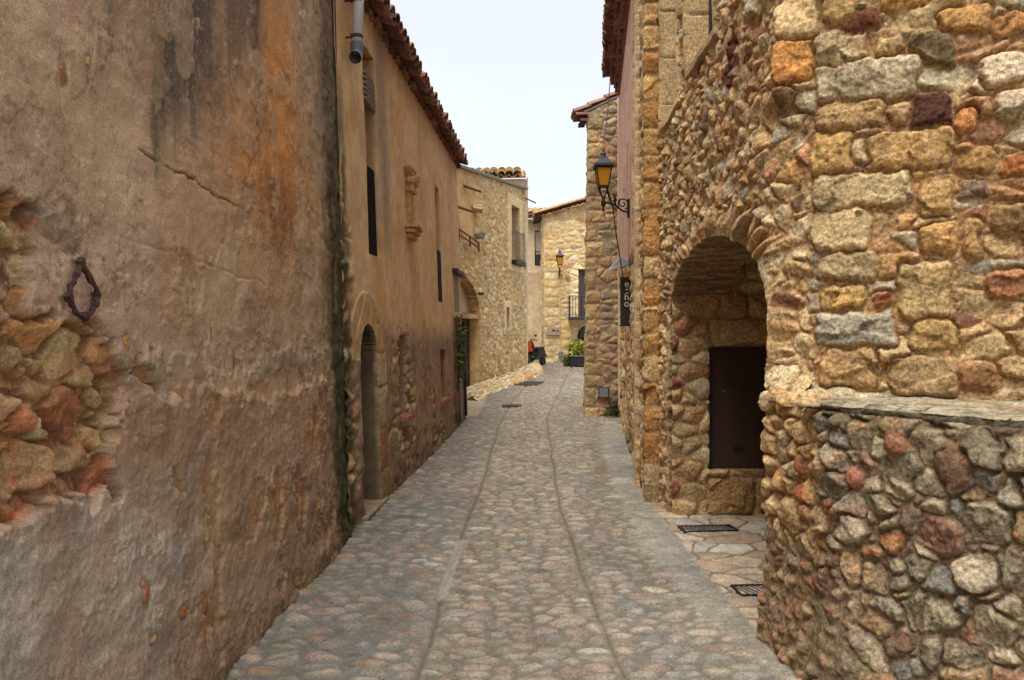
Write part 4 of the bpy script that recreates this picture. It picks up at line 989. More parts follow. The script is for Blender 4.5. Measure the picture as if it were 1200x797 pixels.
def backG(d0, d1, z0, z1, h, name, mat):
    p = [baseG(gu(d0), z0, h), baseG(gu(d1), z0, h), baseG(gu(d1), z1, h), baseG(gu(d0), z1, h)]
    return MB().quadbox([[float(q) for q in k] for k in p], .04, (1, -.1, 0)).build(name, mat, hG)
backG(11.35, 12.25, 0, 2.05, -.2, 'door', DARKWOOD); backG(10.45, 10.85, 3.25, 4.35, -.09, 'window', GLASS); backG(11.55, 12.05, 2.95, 3.95, -.09, 'window', GLASS); backG(8.4, 8.85, 3.95, 5.45, -.16, 'window', GLASS)
corn = empty('cornice', (0, 0, 0)); corn.parent = hG; corn.matrix_parent_inverse = parent_world(hG).inverted()
def gE(d, h, z): x, y, _ = baseG(gu(d), z, h); return (float(x), float(y), z)
al = (.104, .9946, 0); ou = (-.9946, .104, 0)
D0, D1 = 7.9, 13.7
for k, (z, o) in enumerate(((5.92, -.02), (6.06, .05), (6.20, .12))):
    MB().quadbox([gE(D0, -.1, z - .015), gE(D1, -.1, z - .015), gE(D1, o + .085, z - .015), gE(D0, o + .085, z - .015)], .03, (0, 0, 1)).build('brick_course', BRICK, corn, .004)
    tiles('tile_course', [(gE(D0 + .1 + i * .19, o - .06, z + .02), al, (ou[0], ou[1], -.03), .185, .20, True) for i in range(int((D1 - D0) / .19))], REDT, corn, seed=20 + k)
tiles('roof_tiles', tile_field(gE(D0, .24, 6.30), gE(D1, .24, 6.30), (.95, -.1, .3), 4, seed=8), REDT, corn, seed=9)
MB().quadbox([gE(D0, .16, 6.26), gE(D1, .16, 6.26), (6, 13.9, 7.7), (6, D0, 7.7)], .03, (0, 0, 1)).build('roof', BRICK, hG)
MB().quadbox([gE(7.46, -.05, 6.0), gE(D0 + .1, -.05, 6.0), gE(D0 + .1, -.05, 7.2), gE(7.46, -.05, 7.2)], .2, (1, 0, 0)).build('parapet', DRESSED, hG)
MB().quadbox([(2.0, 14.45, -.1), (6, 14.45, -.1), (6, 14.45, 7.4), (1.98, 14.45, 6.1)], .02, (0, 1, 0)).build('end_wall', PALE, hG)

# ================================================================ narrow projecting house (facing the camera)
bF = []; zq = g1(14.6) - .05; rq = random.Random(9)
while zq < 5.6:
    hh = rq.choice((.24, .30, .36, .26)); bF.append((1.41, zq, 1.41 + rq.choice((.20, .34, .28)), zq + hh - .015, rq.choice([(186, 156, 108), (174, 148, 106), (196, 168, 118), (160, 138, 100)]))); zq += hh
def wallF(U, V):
    h, c, m_ = masonry(U, V, .21, .13, 811, TOWERP, (176, 146, 112), gap=.017, relief=.03, rnd=.03, tilt=.15, rough=.012, blocks=bF, bgap=.014, warp=.2)
    dk = sst(.0, .5, fbm(U * 2, V * 1.2, 821, 4)) * sst(2.4, 3.4, V) * sst(5.2, 4.2, V); c = mixc(c, c * np.array([.58, .60, .54], f32), dk * .8)
    c = mixc(c, np.broadcast_to(lin((70, 72, 40)), c.shape), sst(.55, .1, V - .07 + .3 * fbm(U * 6, V * 6, 822, 3)) * sst(1.72, 1.85, U) * .9)
    pk = sst(.1, .35, fbm(U * 3 + 4, V * 2, 823, 4)) * sst(1.5, 1.75, U); c = mixc(c, np.broadcast_to(lin((190, 136, 106)), c.shape), pk * .5)
    return h, c
hF = empty('stone_house', (1.7, 15, 0), 'narrow stone gable projecting at the bend, standing just beyond the hanging wall lamp', 'house')
topF = lambda u: 5.86 + (u - 1.41) * .50
sheet('wall', rng((1.40, 2.5, .013)), rng((-.05, 6.5, .014)), lambda u, v, h: (u + .0 * v + .012 * (v - 3) * (u < 9), 14.6 - h, v), wallF, STONE, hF, (), lambda u, v: v > topF(u))
sheet('side_wall', rng((0, 3, .06)), rng((-.05, 5.86, .05)), lambda u, v, h: (1.41 + .13 * u - h + .012 * (v - 3), 14.6 + u, v), lambda U, V: masonry(U, V, .21, .13, 831, TOWERP, (176, 146, 112), relief=.03)[:2], STONE, hF)
tiles('roof_tiles', [((1.52 + .30 * i, 14.66 + .19 * j, 6.00 + .135 * i), (0, 1, 0), (-1, 0, -.36), .19, .36, True) for i in range(5) for j in range(3)], [((120, 104, 84), 2), ((150, 112, 88), 2), ((110, 98, 82), 2)], hF, seed=31)
tiles('eave_course', [((1.44, 14.62 + .17 * j, 5.82), (0, 1, 0), (-1, 0, -.04), .17, .24 + .0 * j, True) for j in range(3)] + [((1.42, 14.62 + .17 * j, 5.70), (0, 1, 0), (-1, 0, -.04), .17, .12, True) for j in range(3)], REDT, hF, seed=32)
MB().quadbox([(1.36, 14.585, 5.86), (2.6, 14.585, 6.44), (2.6, 17.5, 6.44), (1.76, 17.5, 5.98)], .03, (0, 0, 1)).build('roof', GREYWOOD, hF)
m = MB(); m.box((1.735, 14.555, .55), (.20, .03, .21)); mb_ = m.build('meter_box', DARKGREY, hF, .006)
m = MB(); m.box((1.735, 14.535, .55), (.16, .012, .17)); m.build('box_lid', GREYMETAL, mb_, .003)
random.seed(21)
leaves('wall_weeds', [(1.95 + random.gauss(0, .09), 14.5 - abs(random.gauss(0, .05)), .12 + abs(random.gauss(0, .14))) for i in range(260)], .028, [(70, 80, 38), (58, 66, 32), (88, 92, 50)], None, 3)
tag(bpy.data.objects['wall_weeds'], 'low dark weeds growing at the foot of the projecting stone gable', 'plant')

# ================================================================ stone house on the left at the bend
tC = np.array([.284, .959]); nC = np.array([.959, -.284])
def baseC(u, v, h): return (-1.06 + tC[0] * u + nC[0] * h - .012 * (v - 2), 17.4 + tC[1] * u + nC[1] * h, v)
def yC(u): return 17.4 + .959 * u
def topC(u): return 5.38 + .093 * u
def wallC(U, V):
    h, c, m_ = masonry(U, V, .15, .10, 911, FARP, (216, 182, 126), gap=.02, relief=.026, rnd=.025, tilt=.2, rough=.02, drop=.3, wmax=.8, warp=.4, stain=.7,
                       blocks=[(.62, z, 1.0 + .3 * (i % 2), z + .3, ((226, 196, 134), (216, 178, 110))[i % 2]) for i, z in enumerate(np.arange(3.2, 5.2, .34))])
    n1 = fbm(U * 1.5, V * 1.5, 921, 4); n2 = fbm(U * 6, V * 6, 922, 3)
    pl = sst(.62, .5, U + .1 * n1) * sst(3.75, 3.9, V)
    cp = mixc(np.broadcast_to(lin((222, 184, 126)), c.shape), np.broadcast_to(lin((204, 164, 108)), c.shape), sst(-.2, .3, n1))
    h = h * (1 - pl) + .0 * pl; c = mixc(c, cp, pl)
    for (u0, u1, z0, z1, w_) in ((3.62, 4.5, 3.66, 5.2, .28), (3.05, 3.4, 1.76, 2.42, .12)):
        sd_ = np.maximum(np.abs(U - (u0 + u1) / 2) - (u1 - u0) / 2, np.abs(V - (z0 + z1) / 2) - (z1 - z0) / 2); fr = (sd_ < w_) * 1.0
        h = h * (1 - fr) + .05 * fr; c = mixc(c, np.broadcast_to(lin((226, 200, 156)), c.shape) * (1 + .12 * n2)[..., None], fr)
    bs = sst(.9, .2, V - gz(17.4 + .959 * U) + .4 * n1); c = mixc(c, c * np.array([.85, .78, .68], f32), bs * .5)
    return h, c
hC = empty('stone_house', (-.6, 19, g1(19)), 'sandy stone house on the left at the bend with tall balcony window and lichened roof', 'house')
opC = [Rect(3.66, 4.46, 3.68, 5.2, .30, (206, 176, 136)), Rect(3.07, 3.37, 1.80, 2.38, .25, (206, 176, 136)), Arch(-2.7, 1.0, 2.1, 1.0, .27, (222, 186, 130))]
sheet('wall', rng((-3, 5.2, .026)), rng((-.05, 6.0, .023)), baseC, wallC, FARSTONE, hC, opC, lambda u, v: v > topC(u))
def slabC(name, mat, u0, u1, z0, z1, h, th=.04, parent=None, bevel=.004):
    p = [[float(q) for q in baseC(a, b, h)] for a, b in ((u0, z0), (u1, z0), (u1, z1), (u0, z1))]
    return MB().quadbox(p, th, (-.959, .284, 0)).build(name, mat, parent or hC, bevel)
wc = slabC('window', DARKWOOD, 3.6, 4.5, 3.62, 5.25, -.26)
slabC('window_pane', GLASS, 3.78, 4.08, 3.85, 5.1, -.25, .03, wc); slabC('window_pane', GLASS, 4.14, 4.4, 3.85, 5.1, -.25, .03, wc)
bal = slabC('balcony', IRON, 3.58, 4.54, 3.56, 3.68, .20, .24)
m = MB()
for k in range(9):
    u = 3.62 + k * .11; m.tube([[float(q) for q in baseC(u, 3.68, .17)], [float(q) for q in baseC(u, 4.45, .17)]], .007, 5)
for z in (3.72, 4.45): m.tube([[float(q) for q in baseC(3.6, z, .17)], [float(q) for q in baseC(4.52, z, .17)]], .012, 5)
m.build('balcony_rail', DARKGREY, bal)
slabC('window', GLASS, 3.0, 3.42, 1.75, 2.42, -.2); slabC('window_sill', DRESSED, 3.0, 3.44, 1.70, 1.79, .09, .1)
slabC('recess_back', PALE, -2.8, .62, -.05, 3.2, -.26); slabC('recess_back', PALE, .60, 1.05, 2.02, 3.2, -.26)
slabC('door', DARKWOOD, .60, 1.04, .3, 2.02, -.262)
MB().quadbox([[float(q) for q in baseC(a, b, -.02)] for a, b in ((.30, 2.02), (1.02, 2.02), (1.02, 2.12), (.30, 2.12))], .2, (-.959, .284, 0)).build('lintel', DRESSED, hC, .01)
cp_ = MB(); pa = [[float(q) for q in baseC(u, topC(u), h)] for u, h in ((-3, .10), (5.25, .10), (5.25, -.4), (-3, -.4))]; cp_.quadbox(pa, .07, (0, 0, 1)).build('coping', GREYWOOD, hC, .01)
# terrace rail, beam stubs, projecting corbel stones
m = MB()
for z in (3.74, 3.86): m.tube([[float(q) for q in baseC(-1.2, z + .16, .10)], [float(q) for q in baseC(.72, z - .05, .10)]], .020, 6)
for u in (-.6, .1, .72): m.tube([[float(q) for q in baseC(u, 3.66 - .09 * u, .10)], [float(q) for q in baseC(u, 3.92 - .10 * (u + .5), .10)]], .022, 6)
m.build('terrace_rail', REDWOOD, hC)
for (u, z) in ((-.1, 5.05), (-.7, 4.5)):
    m = MB(); m.tube([[float(q) for q in baseC(u, z, -.1)], [float(q) for q in baseC(u + .45, z - .12, .30)]], .03, 6); m.build('beam_stub', REDWOOD, hC)
for (u, z, mt) in ((.70, 4.62, DRESSED), (.80, 3.98, GREYWOOD)):
    MB().box([float(q) for q in baseC(u, z, .08)], (.26, .30, .14)).build('corbel_stone', mt, hC, .04, jitter=.05)
m = MB(); m.tube([[float(q) for q in baseC(5.1, 5.60, .05)], [float(q) for q in baseC(5.5, 5.52, .25)]], .02, 6); m.build('iron_rod', IRON, hC)
m = MB(); m.tube([[float(q) for q in baseC(.3, 2.58, -.1)], [float(q) for q in baseC(.62, 2.6, .12)]], .012, 6); m.box([float(q) for q in baseC(.66, 2.60, .16)], (.14, .14, .06)); m.build('wall_light', DARKGREY, hC, .01)
# upper storey set back, lichened roof sloping to the street
uw = MB(); uw.quadbox([(-4.5, 22.55, 5), (.40, 22.55, 5), (.40, 22.55, 6.22), (-4.5, 22.55, 6.16)], 3.0, (0, 1, 0)); uw.build('upper_wall', PALE, hC)
MB().quadbox([(.40, 22.42, .2), (.47, 22.56, .2), (.47, 22.56, 6.3), (.38, 22.42, 5.8)], 3.0, (-.1, .99, 0)).build('end_wall', PALE, hC)
rC = MB().quadbox([(-4.5, 22.40, 6.14), (.40, 22.40, 6.22), (.42, 24.7, 6.86), (-4.5, 24.7, 6.74)], .04, (0, 0, 1)).build('roof', BRICK, hC)
tiles('roof_tiles', tile_field((-4.4, 22.36, 6.18), (.32, 22.36, 6.27), (0, 1, .27), 7, wd=.24, ln=.40, seed=41), YELT, rC, seed=42)
# rough plinth along its foot
def plinth(U, V):
    h, c, m_ = masonry(U, V, .28, .16, 941, FARP, (214, 188, 140), gap=.03, relief=.08, rnd=.05, tilt=.3, rough=.03)
    return h, c
hp = sheet('plinth', rng((-.2, 5.6, .03)), rng((0, 1, .05)), lambda u, v, h: tuple(np.stack(baseC(u, gz(17.4 + .959 * u) - .03 + .30 * v * (1 + .2 * u / 5), .30 * (1 - v) + .02 + h * .7))), plinth, FARSTONE, hC)
tag(boulder('boulder', (.66, 22.9, g1(22.9)), (.30, .55, .34), ((206, 188, 152), (190, 160, 112)), 951), 'big pale rounded boulder at the foot of the house corner, largest of three', 'boulder')
tag(boulder('boulder', (.40, 21.75, g1(21.7)), (.22, .50, .20), ((200, 160, 108), (182, 132, 84)), 961), 'orange-brown boulder lying between the plinth and the pale boulder', 'boulder')
tag(boulder('boulder', (.10, 20.7, g1(20.6)), (.22, .6, .17), ((204, 170, 116), (190, 154, 104)), 971), 'low flat ochre boulder against the stone plinth, nearest of the three', 'boulder')

# ================================================================ far pale house and far stone house
def plD(U, V):
    n1 = fbm(U * 1.2, V * 1.2, 1001, 4); c = mixc(np.broadcast_to(lin((216, 198, 166)), U.shape + (3,)), np.broadcast_to(lin((196, 172, 138)), U.shape + (3,)), sst(-.3, .3, n1) * sst(4.3, 3.6, V))
    dk = sst(.1, .4, n1) * sst(2.0, 1.2, V); c = mixc(c, np.broadcast_to(lin((128, 120, 110)), c.shape), dk * .8)
    bd = bumpf(V, 3.98, .06); return .01 * n1 + .03 * bd, c
hD = empty('plastered_house', (.8, 29, g1(29)), 'tall pale plastered house far up the street, seen between two stone houses', 'house')
sheet('wall', rng((-2.5, 3.0, .05)), rng((.5, 6.0, .05)), lambda u, v, h: (u, 29 - h, v), plD, PLASTER, hD, [Rect(.86, 1.40, 4.25, 5.58, .15, (200, 180, 150))])
wd_ = MB().quadbox([(.84, 29.12, 4.2), (1.44, 29.12, 4.2), (1.44, 29.12, 5.6), (.84, 29.12, 5.6)], .03, (0, 1, 0)).build('window', GLASS, hD)
MB().quadbox([(.89, 29.10, 4.68), (1.37, 29.10, 4.68), (1.37, 29.10, 5.54), (.89, 29.10, 5.54)], .02, (0, 1, 0)).build('window_blind', PALEGLASS, wd_)
m = MB()
for k in range(6): m.tube([(.90 + k * .09, 28.98, 4.28), (.90 + k * .09, 28.98, 4.78)], .010, 5)
for z in (4.30, 4.78): m.tube([(.87, 28.98, z), (1.39, 28.98, z)], .014, 5)
m.build('window_rail', IRON, hD)
MB().quadbox([(-2.6, 28.7, 5.98), (3, 28.7, 5.98), (3, 30.5, 6.5), (-2.6, 30.5, 6.5)], .10, (0, 0, 1)).build('roof', GREYWOOD, hD, .01)
tiles('roof_tiles', tile_field((-2.5, 28.66, 6.12), (3.0, 28.66, 6.12), (0, 1, .3), 4, seed=51), YELT, hD, seed=52)

bE = []; zq = g1(27) - .1; rq = random.Random(15)
while zq < 5.9:
    hh = rq.choice((.28, .34, .40)); bE.append((1.12, zq, 1.12 + rq.choice((.34, .56, .48)), zq + hh - .02, rq.choice([(226, 196, 140), (218, 184, 126), (230, 204, 156)]))); zq += hh
for z in np.arange(.75, 2.0, .36): bE.append((1.72, z, 2.1, z + .33, (228, 190, 120)))
def wallE(U, V):
    h, c, m_ = masonry(U, V, .30, .18, 1011, [((228, 196, 140), 4), ((222, 184, 124), 3), ((232, 208, 160), 3), ((210, 166, 108), 1), ((196, 140, 88), .6)], (232, 200, 146), gap=.04, relief=.025, rnd=.05, tilt=.1, rough=.015, blocks=bE, bgap=.014)
    n1 = fbm(U * 2, V * 2, 1021, 4); pl = sst(2.02, 2.08, U) * sst(4.0, 3.9, V) * sst(2.0, 2.1, V); c = mixc(c, np.broadcast_to(lin((238, 214, 170)), c.shape), pl * .8)
    return h, c
hE = empty('stone_house', (1.9, 27, g1(27)), 'golden stone house closing the view with a small balcony and wall plaque', 'house')
topE = lambda u: 5.84 + (u - 1.1) * .29
opE = [Rect(2.33, 3.0, 2.25, 3.95, .2, (226, 196, 150)), Arch(2.30, 3.1, 1.62, .35, .25, (220, 186, 130))]
sheet('wall', rng((1.10, 3.8, .02)), rng((.5, 6.8, .02)), lambda u, v, h: (u, 27 - h, v), wallE, FARSTONE, hE, opE, lambda u, v: v > topE(u))
sheet('side_wall', rng((27, 29.2, .08)), rng((.5, 5.84, .08)), lambda u, v, h: (1.10 - h, u, v), lambda U, V: masonry(U, V, .3, .18, 1031, FARP, (226, 190, 134), relief=.03)[:2], FARSTONE, hE)
wE = MB().quadbox([(2.30, 27.15, 2.2), (3.02, 27.15, 2.2), (3.02, 27.15, 4.0), (2.30, 27.15, 4.0)], .04, (0, 1, 0)).build('balcony_door', GLASS, hE)
m = MB()
for x in (2.37, 2.97): m.box((x, 27.12, 3.1), (.09, .06, 1.7))
m.box((2.67, 27.12, 3.92), (.68, .06, .08)); m.build('door_frame', REDWOOD, wE, .006)
MB().quadbox([(2.28, 27.2, .6), (3.12, 27.2, .6), (3.12, 27.2, 2.0), (2.28, 27.2, 2.0)], .04, (0, 1, 0)).build('door', BLACKP, hE)
MB().quadbox([(2.4, 27.18, 1.55), (3.0, 27.18, 1.55), (3.0, 27.18, 1.88), (2.4, 27.18, 1.88)], .015, (0, 1, 0)).build('door_fanlight', GLASS, hE)
bl_ = MB().quadbox([(1.97, 26.45, 2.16), (3.4, 26.45, 2.16), (3.4, 27.0, 2.16), (1.97, 27.0, 2.16)], .10, (0, 0, 1)).build('balcony', DARKGREY, hE, .01)
m = MB()
for k in range(15): m.tube([(2.0 + k * .1, 26.5, 2.26), (2.0 + k * .1, 26.5, 2.98)], .010, 5)
for k in range(5): m.tube([(2.0, 26.5 + k * .11, 2.26), (2.0, 26.5 + k * .11, 2.98)], .010, 5)
m.tube([(2.0, 27.0, 2.98), (2.0, 26.5, 2.98), (3.4, 26.5, 2.98)], .016, 5); m.build('balcony_rail', IRON, bl_)
rE = MB().quadbox([(.80, 26.86, 5.80), (3.9, 26.86, 6.70), (3.9, 29.6, 6.70), (.80, 29.6, 5.80)], .05, (0, 0, 1)).build('roof', DARKWOOD, hE)
tiles('roof_tiles', [((1.13 + .30 * i, 26.84 + .2 * j, 5.97 + .087 * i), (0, 1, 0), (-1, 0, -.29), .2, .36, True) for i in range(10) for j in range(14)], YELT, rE, seed=61)
tiles('verge_course', [((1.12 + .17 * i, 26.98, 5.78 + .0493 * i), (1, 0, .29), (0, -1, 0), .15, .20, True) for i in range(16)], [((226, 200, 160), 1), ((190, 140, 104), 1)], rE, seed=62)
m = MB(); m.tube([(1.71, 26.93, .8), (1.71, 26.93, 3.55)], .007, 5); m.build('cable', DRESSED, hE)
m = MB(); m.box((1.72, 26.9, .95), (.16, .12, .2)); m.build('meter_box', GREYMETAL, hE, .01)
# plaque on that house, with its small dark emblem and marks
pq = empty('wall_plaque', (1.46, 26.93, 1.76), 'pinkish rectangular plaque with a dark emblem on the golden stone house', 'sign')
MB().box((1.46, 26.93, 1.77), (.44, .03, .28)).build('panel', PLAQUE, pq, .005)
m = MB(); m.box((1.44, 26.912, 1.80), (.05, .008, .06)); m.box((1.485, 26.912, 1.79), (.05, .008, .04)); m.box((1.52, 26.912, 1.775), (.03, .008, .02)); m.box((1.46, 26.912, 1.765), (.11, .008, .012))
m.build('emblem', DARKGREY, pq)
m = MB(); m.lathe((1.60, 26.912, 1.76), [(.025, 0), (.025, .05), (.008, .055), (.008, .075)], 8); m.build('emblem', DARKGREY, pq)

# ================================================================ wall lanterns
def lantern(loc, wall_dx, label, s=1.0, side=True):
    """hexagon-free four-sided tapered lantern on a curled iron bracket; loc = centre of glass bottom"""
    r = empty('wall_lantern', loc, label, 'lamp', 'iron wall lanterns with amber glass')
    L = lambda pts: [Vector(p) * s for p in pts]
    def bld(m, name, mat, parent, **k):
        o = m.build(name, mat, None, **k); o.parent = parent; return o
    g = MB(); g.lathe((0, 0, 0), [(.062 * s, 0), (.100 * s, .235 * s)], square=True); bld(g, 'glass', AMB, r)
    f = MB()
    for sx in (-1, 1):
        for sy in (-1, 1): f.tube(L([(sx * .066, sy * .066, 0), (sx * .104, sy * .104, .24)]), .009 * s, 6)
    f.lathe((0, 0, -.02 * s), [(.072 * s, 0), (.072 * s, .022 * s)], square=True); f.lathe((0, 0, .235 * s), [(.112 * s, 0), (.118 * s, .02 * s), (.112 * s, .03 * s)], square=True)
    fr = bld(f, 'frame', IRON, r)
    t = MB(); t.lathe((0, 0, .262 * s), [(.135 * s, 0), (.135 * s, .03 * s), (.118 * s, .036 * s), (.055 * s, .115 * s), (.05 * s, .125 * s)], square=True)
    t.lathe((0, 0, .38 * s), [(.05 * s, 0), (.058 * s, .012 * s), (.04 * s, .03 * s), (.034 * s, .045 * s), (.046 * s, .058 * s), (.03 * s, .08 * s), (.012 * s, .095 * s), (.014 * s, .12 * s), (.003 * s, .15 * s)], 12)
    bld(t, 'cap', DARKGREY, r)
    q = MB()
    for sx in (-1, 1):
        for sy in (-1, 1): q.tube(L([(sx * .062, sy * .062, -.01), (sx * .05, sy * .05, -.07), (sx * .022, sy * .022, -.13), (sx * .012, sy * .012, -.17)]), .009 * s, 6)
    q.lathe((0, 0, -.36 * s), [(.004 * s, 0), (.018 * s, .03 * s), (.010 * s, .06 * s), (.032 * s, .10 * s), (.034 * s, .15 * s), (.016 * s, .17 * s), (.022 * s, .20 * s)], 10)
    bld(q, 'cradle', IRON, r)
    b = MB(); w_ = wall_dx
    dx = Vector((w_[0], w_[1], 0)); dl = dx.length; u = dx / dl if dl else Vector((0, 1, 0))
    P = lambda a, z: u * a + Vector((0, 0, z))
    b.tube([P(0, -.235 * s), P(dl * .35, -.235 * s), P(dl * .55, -.28 * s), P(dl * .78, -.34 * s), P(dl, -.35 * s)], .014 * s, 7)
    b.tube([P(.05 * s, -.06 * s), P(dl * .30, -.24 * s), P(dl * .45, -.31 * s)], .009 * s, 6)
    sp = []
    for k in range(22):
        a = k * .42; rr = .085 * s * (1 - k / 26); sp.append(P(dl * .78 + rr * math.cos(a - 1.2), -.235 * s + rr * math.sin(a - 1.2)))
    b.tube(sp, .009 * s, 6)
    b.tube([P(dl * .48, -.26 * s), P(dl * .46, -.17 * s), P(dl * .43, -.09 * s)], [.012 * s, .024 * s, .003 * s], 6)
    b.tube([P(dl * .60, -.30 * s), P(dl * .60, -.20 * s), P(dl * .68, -.17 * s)], .008 * s, 6)
    b.box(P(dl, -.30 * s), (.03 * s, .06 * s, .26 * s)); bld(b, 'bracket', IRON, r)
    return r
lp_loc = at(707, 218, 9.85)
x_w, y_w, _ = baseG(gu(9.9), 3.3, .05)
lantern(lp_loc, (float(x_w) - lp_loc[0], float(y_w) - lp_loc[1]), 'amber glass wall lantern on a curled bracket, hung on the near right house', .93)
lantern(at(656, 310, 26.6), (0, .38), 'small far amber lantern fixed to the golden stone house', 1.05)
# cable from the eave to the lantern and on down the wall
m = MB(); a = Vector(gE(13.4, .2, 6.15)); b = Vector((lp_loc[0] + .0, lp_loc[1], lp_loc[2] + .53)); pts = [a + (b - a) * (k / 10) + Vector((0, 0, -.12 * math.sin(math.pi * k / 10))) for k in range(11)]
m.tube(pts, .008, 5); m.tube([(lp_loc[0] + .06, lp_loc[1] + .03, lp_loc[2] - .05), (lp_loc[0] + .12, lp_loc[1] + .05, lp_loc[2] - .2), (lp_loc[0] + .17, lp_loc[1] + .05, lp_loc[2] - .6), gE(10.4, .06, 2.2)], .008, 5)
tag(m.build('lamp_cable', BLACKP), 'thin black cable running from the tiled eave down to the near lantern', 'cable')

# hanging shop sign with its hood lamp
sg = empty('hanging_sign', at(733, 352, 10.6), 'narrow dark vertical shop sign lettered echo, hung below a metal hood lamp', 'sign')
c0 = Vector(at(733.5, 353, 10.6)); s_ = 10.6 / 900
MB().box(c0, (13 * s_, .03, 56 * s_)).build('board', SIGNB, sg, .004)
m = MB(); m.box(c0 + Vector((0, 0, -28.5 * s_)), (14.5 * s_, .045, 1.6 * s_)); m.tube([c0 + Vector((6.8 * s_, 0, -50 * s_)), c0 + Vector((6.8 * s_, 0, 42 * s_))], .012, 6); m.box(c0 + Vector((0, 0, 27.8 * s_)), (15 * s_, .02, .8 * s_)); m.build('sign_bracket', IRON, sg)
vs_, fs_ = [], []
for i, ch in enumerate('echo'):
    cu = bpy.data.curves.new('letter', 'FONT'); cu.body = ch; cu.size = .135; cu.align_x = 'CENTER'; cu.extrude = .004
    ob = bpy.data.objects.new('letter', cu); C.objects.link(ob); me = bpy.data.meshes.new_from_object(ob.evaluated_get(bpy.context.evaluated_depsgraph_get())); bpy.data.objects.remove(ob)
    n0 = len(vs_); off = c0 + Vector((.6 * s_, -.021, (18.2 - i * 7.6) * s_ - .02))
    vs_ += [tuple(off + Vector((v.co.x, -v.co.z, v.co.y))) for v in me.vertices]; fs_ += [tuple(k + n0 for k in p.vertices) for p in me.polygons]
me = bpy.data.meshes.new('lettering'); me.from_pydata(vs_, [], fs_); link('lettering', me, WHITE, sg)
hl = empty('hood_lamp', at(728, 314, 10.5), 'pale blue-grey metal hood lamp above the echo sign', 'lamp')
p0, p1 = Vector(at(714, 317, 10.35)), Vector(at(738, 310, 10.6)); wv = Vector((0, .09, 0))
m = MB(); up_ = Vector((0, 0, .085)); m.add([p0 - wv * .5, p0 + wv * .5, p1 + wv, p1 - wv, p0 - wv * .4 + up_ * .4, p0 + wv * .4 + up_ * .4, p0.lerp(p1, .55) + wv * .7 + up_ * 1.6, p1 + wv * .7 + up_ * .9, p1 - wv * .7 + up_ * .9, p0.lerp(p1, .55) - wv * .7 + up_ * 1.6],
    [(3, 2, 1, 0), (4, 5, 6, 9), (9, 6, 7, 8), (0, 1, 5, 4), (0, 4, 9, 8, 3), (1, 2, 7, 6, 5), (2, 3, 8, 7)])
m.build('hood', HOODM, hl, .004)
m = MB(); gx, gy, _ = baseG(gu(10.7), 2.5, .0); m.tube([p1 + Vector((-.02, 0, .02)), (float(gx), float(gy), p1.z + .03)], .016, 7); m.build('arm', DARKGREY, hl)
m = MB(); m.box(p1.lerp(p0, .3) + Vector((0, 0, -.012)), (.14, .10, .02)); m.build('lamp_glass', PALEGLASS, hl, .004)

# ================================================================ street furniture and small things
def grate(x0, x1, y0, y1, z, label):
    g = empty('drain_grate', ((x0 + x1) / 2, (y0 + y1) / 2, z), label, 'drain grate', 'cast drain grates in the paving')
    def loc(m, n, mat):
        o = m.build(n, mat, None, .002); o.parent = g; return o
    W, D = (x1 - x0) / 2, (y1 - y0) / 2
    f = MB(); f.box((0, -D, 0), (2 * W, .016, .03)); f.box((0, D, 0), (2 * W, .016, .03)); f.box((-W, 0, 0), (.016, 2 * D, .03)); f.box((W, 0, 0), (.016, 2 * D, .03)); loc(f, 'frame', IRON)
    b = MB(); n = int(2 * W / .036)
    for k in range(1, n): b.box((-W + 2 * W * k / n, 0, 0), (.011, 2 * D, .024), Matrix.Rotation(R(18), 3, 'Z'))
    loc(b, 'grille', GRATEM)
    p = MB(); p.box((0, 0, -.009), (2 * W, 2 * D, .004)); loc(p, 'sump', BLACKP); return g
g_a = grate(1.41, 1.86, 6.33, 6.51, .020, 'black drain grate nearer the cupboard door in the passage'); g_a.rotation_euler.z = R(-6) * -1
g_b = grate(1.42, 1.90, 4.78, 4.97, .020, 'black drain grate partly hidden behind the near right wall corner'); g_b.rotation_euler.z = R(3)
for (px0, px1, py, dd, lab, rz) in ((606, 634, 450, .45, 'large dark rectangular manhole cover near the stone plinth', -.25), (588, 611, 476.5, .16, 'small dark manhole cover in the left lane, nearer than the large one', 0)):
    d = None
    for t in np.linspace(12, 26, 1400):
        if 1.65 + (392 - py) / 900 * t <= g1(t): d = float(t); break
    X0, X1 = (px0 - 600) / 900 * d, (px1 - 600) / 900 * d
    mh = empty('manhole_cover', ((X0 + X1) / 2, d, g1(d) + .016), lab, 'manhole cover', 'iron manhole covers in the street', rz)
    mh.rotation_euler.x = math.atan(.045)
    m = MB(); m.box((0, 0, 0), (X1 - X0, dd * 2, .02)); o = m.build('frame', DARKGREY, None, .004); o.parent = mh
    m = MB()
    for a in range(7):
        for b_ in range(5): m.box(((a - 3) * (X1 - X0) / 8, (b_ - 2) * dd * 2 / 6, .011), ((X1 - X0) / 11, dd * 2 / 9, .008))
    o = m.build('lid', DARKGREY, None, .002); o.parent = mh
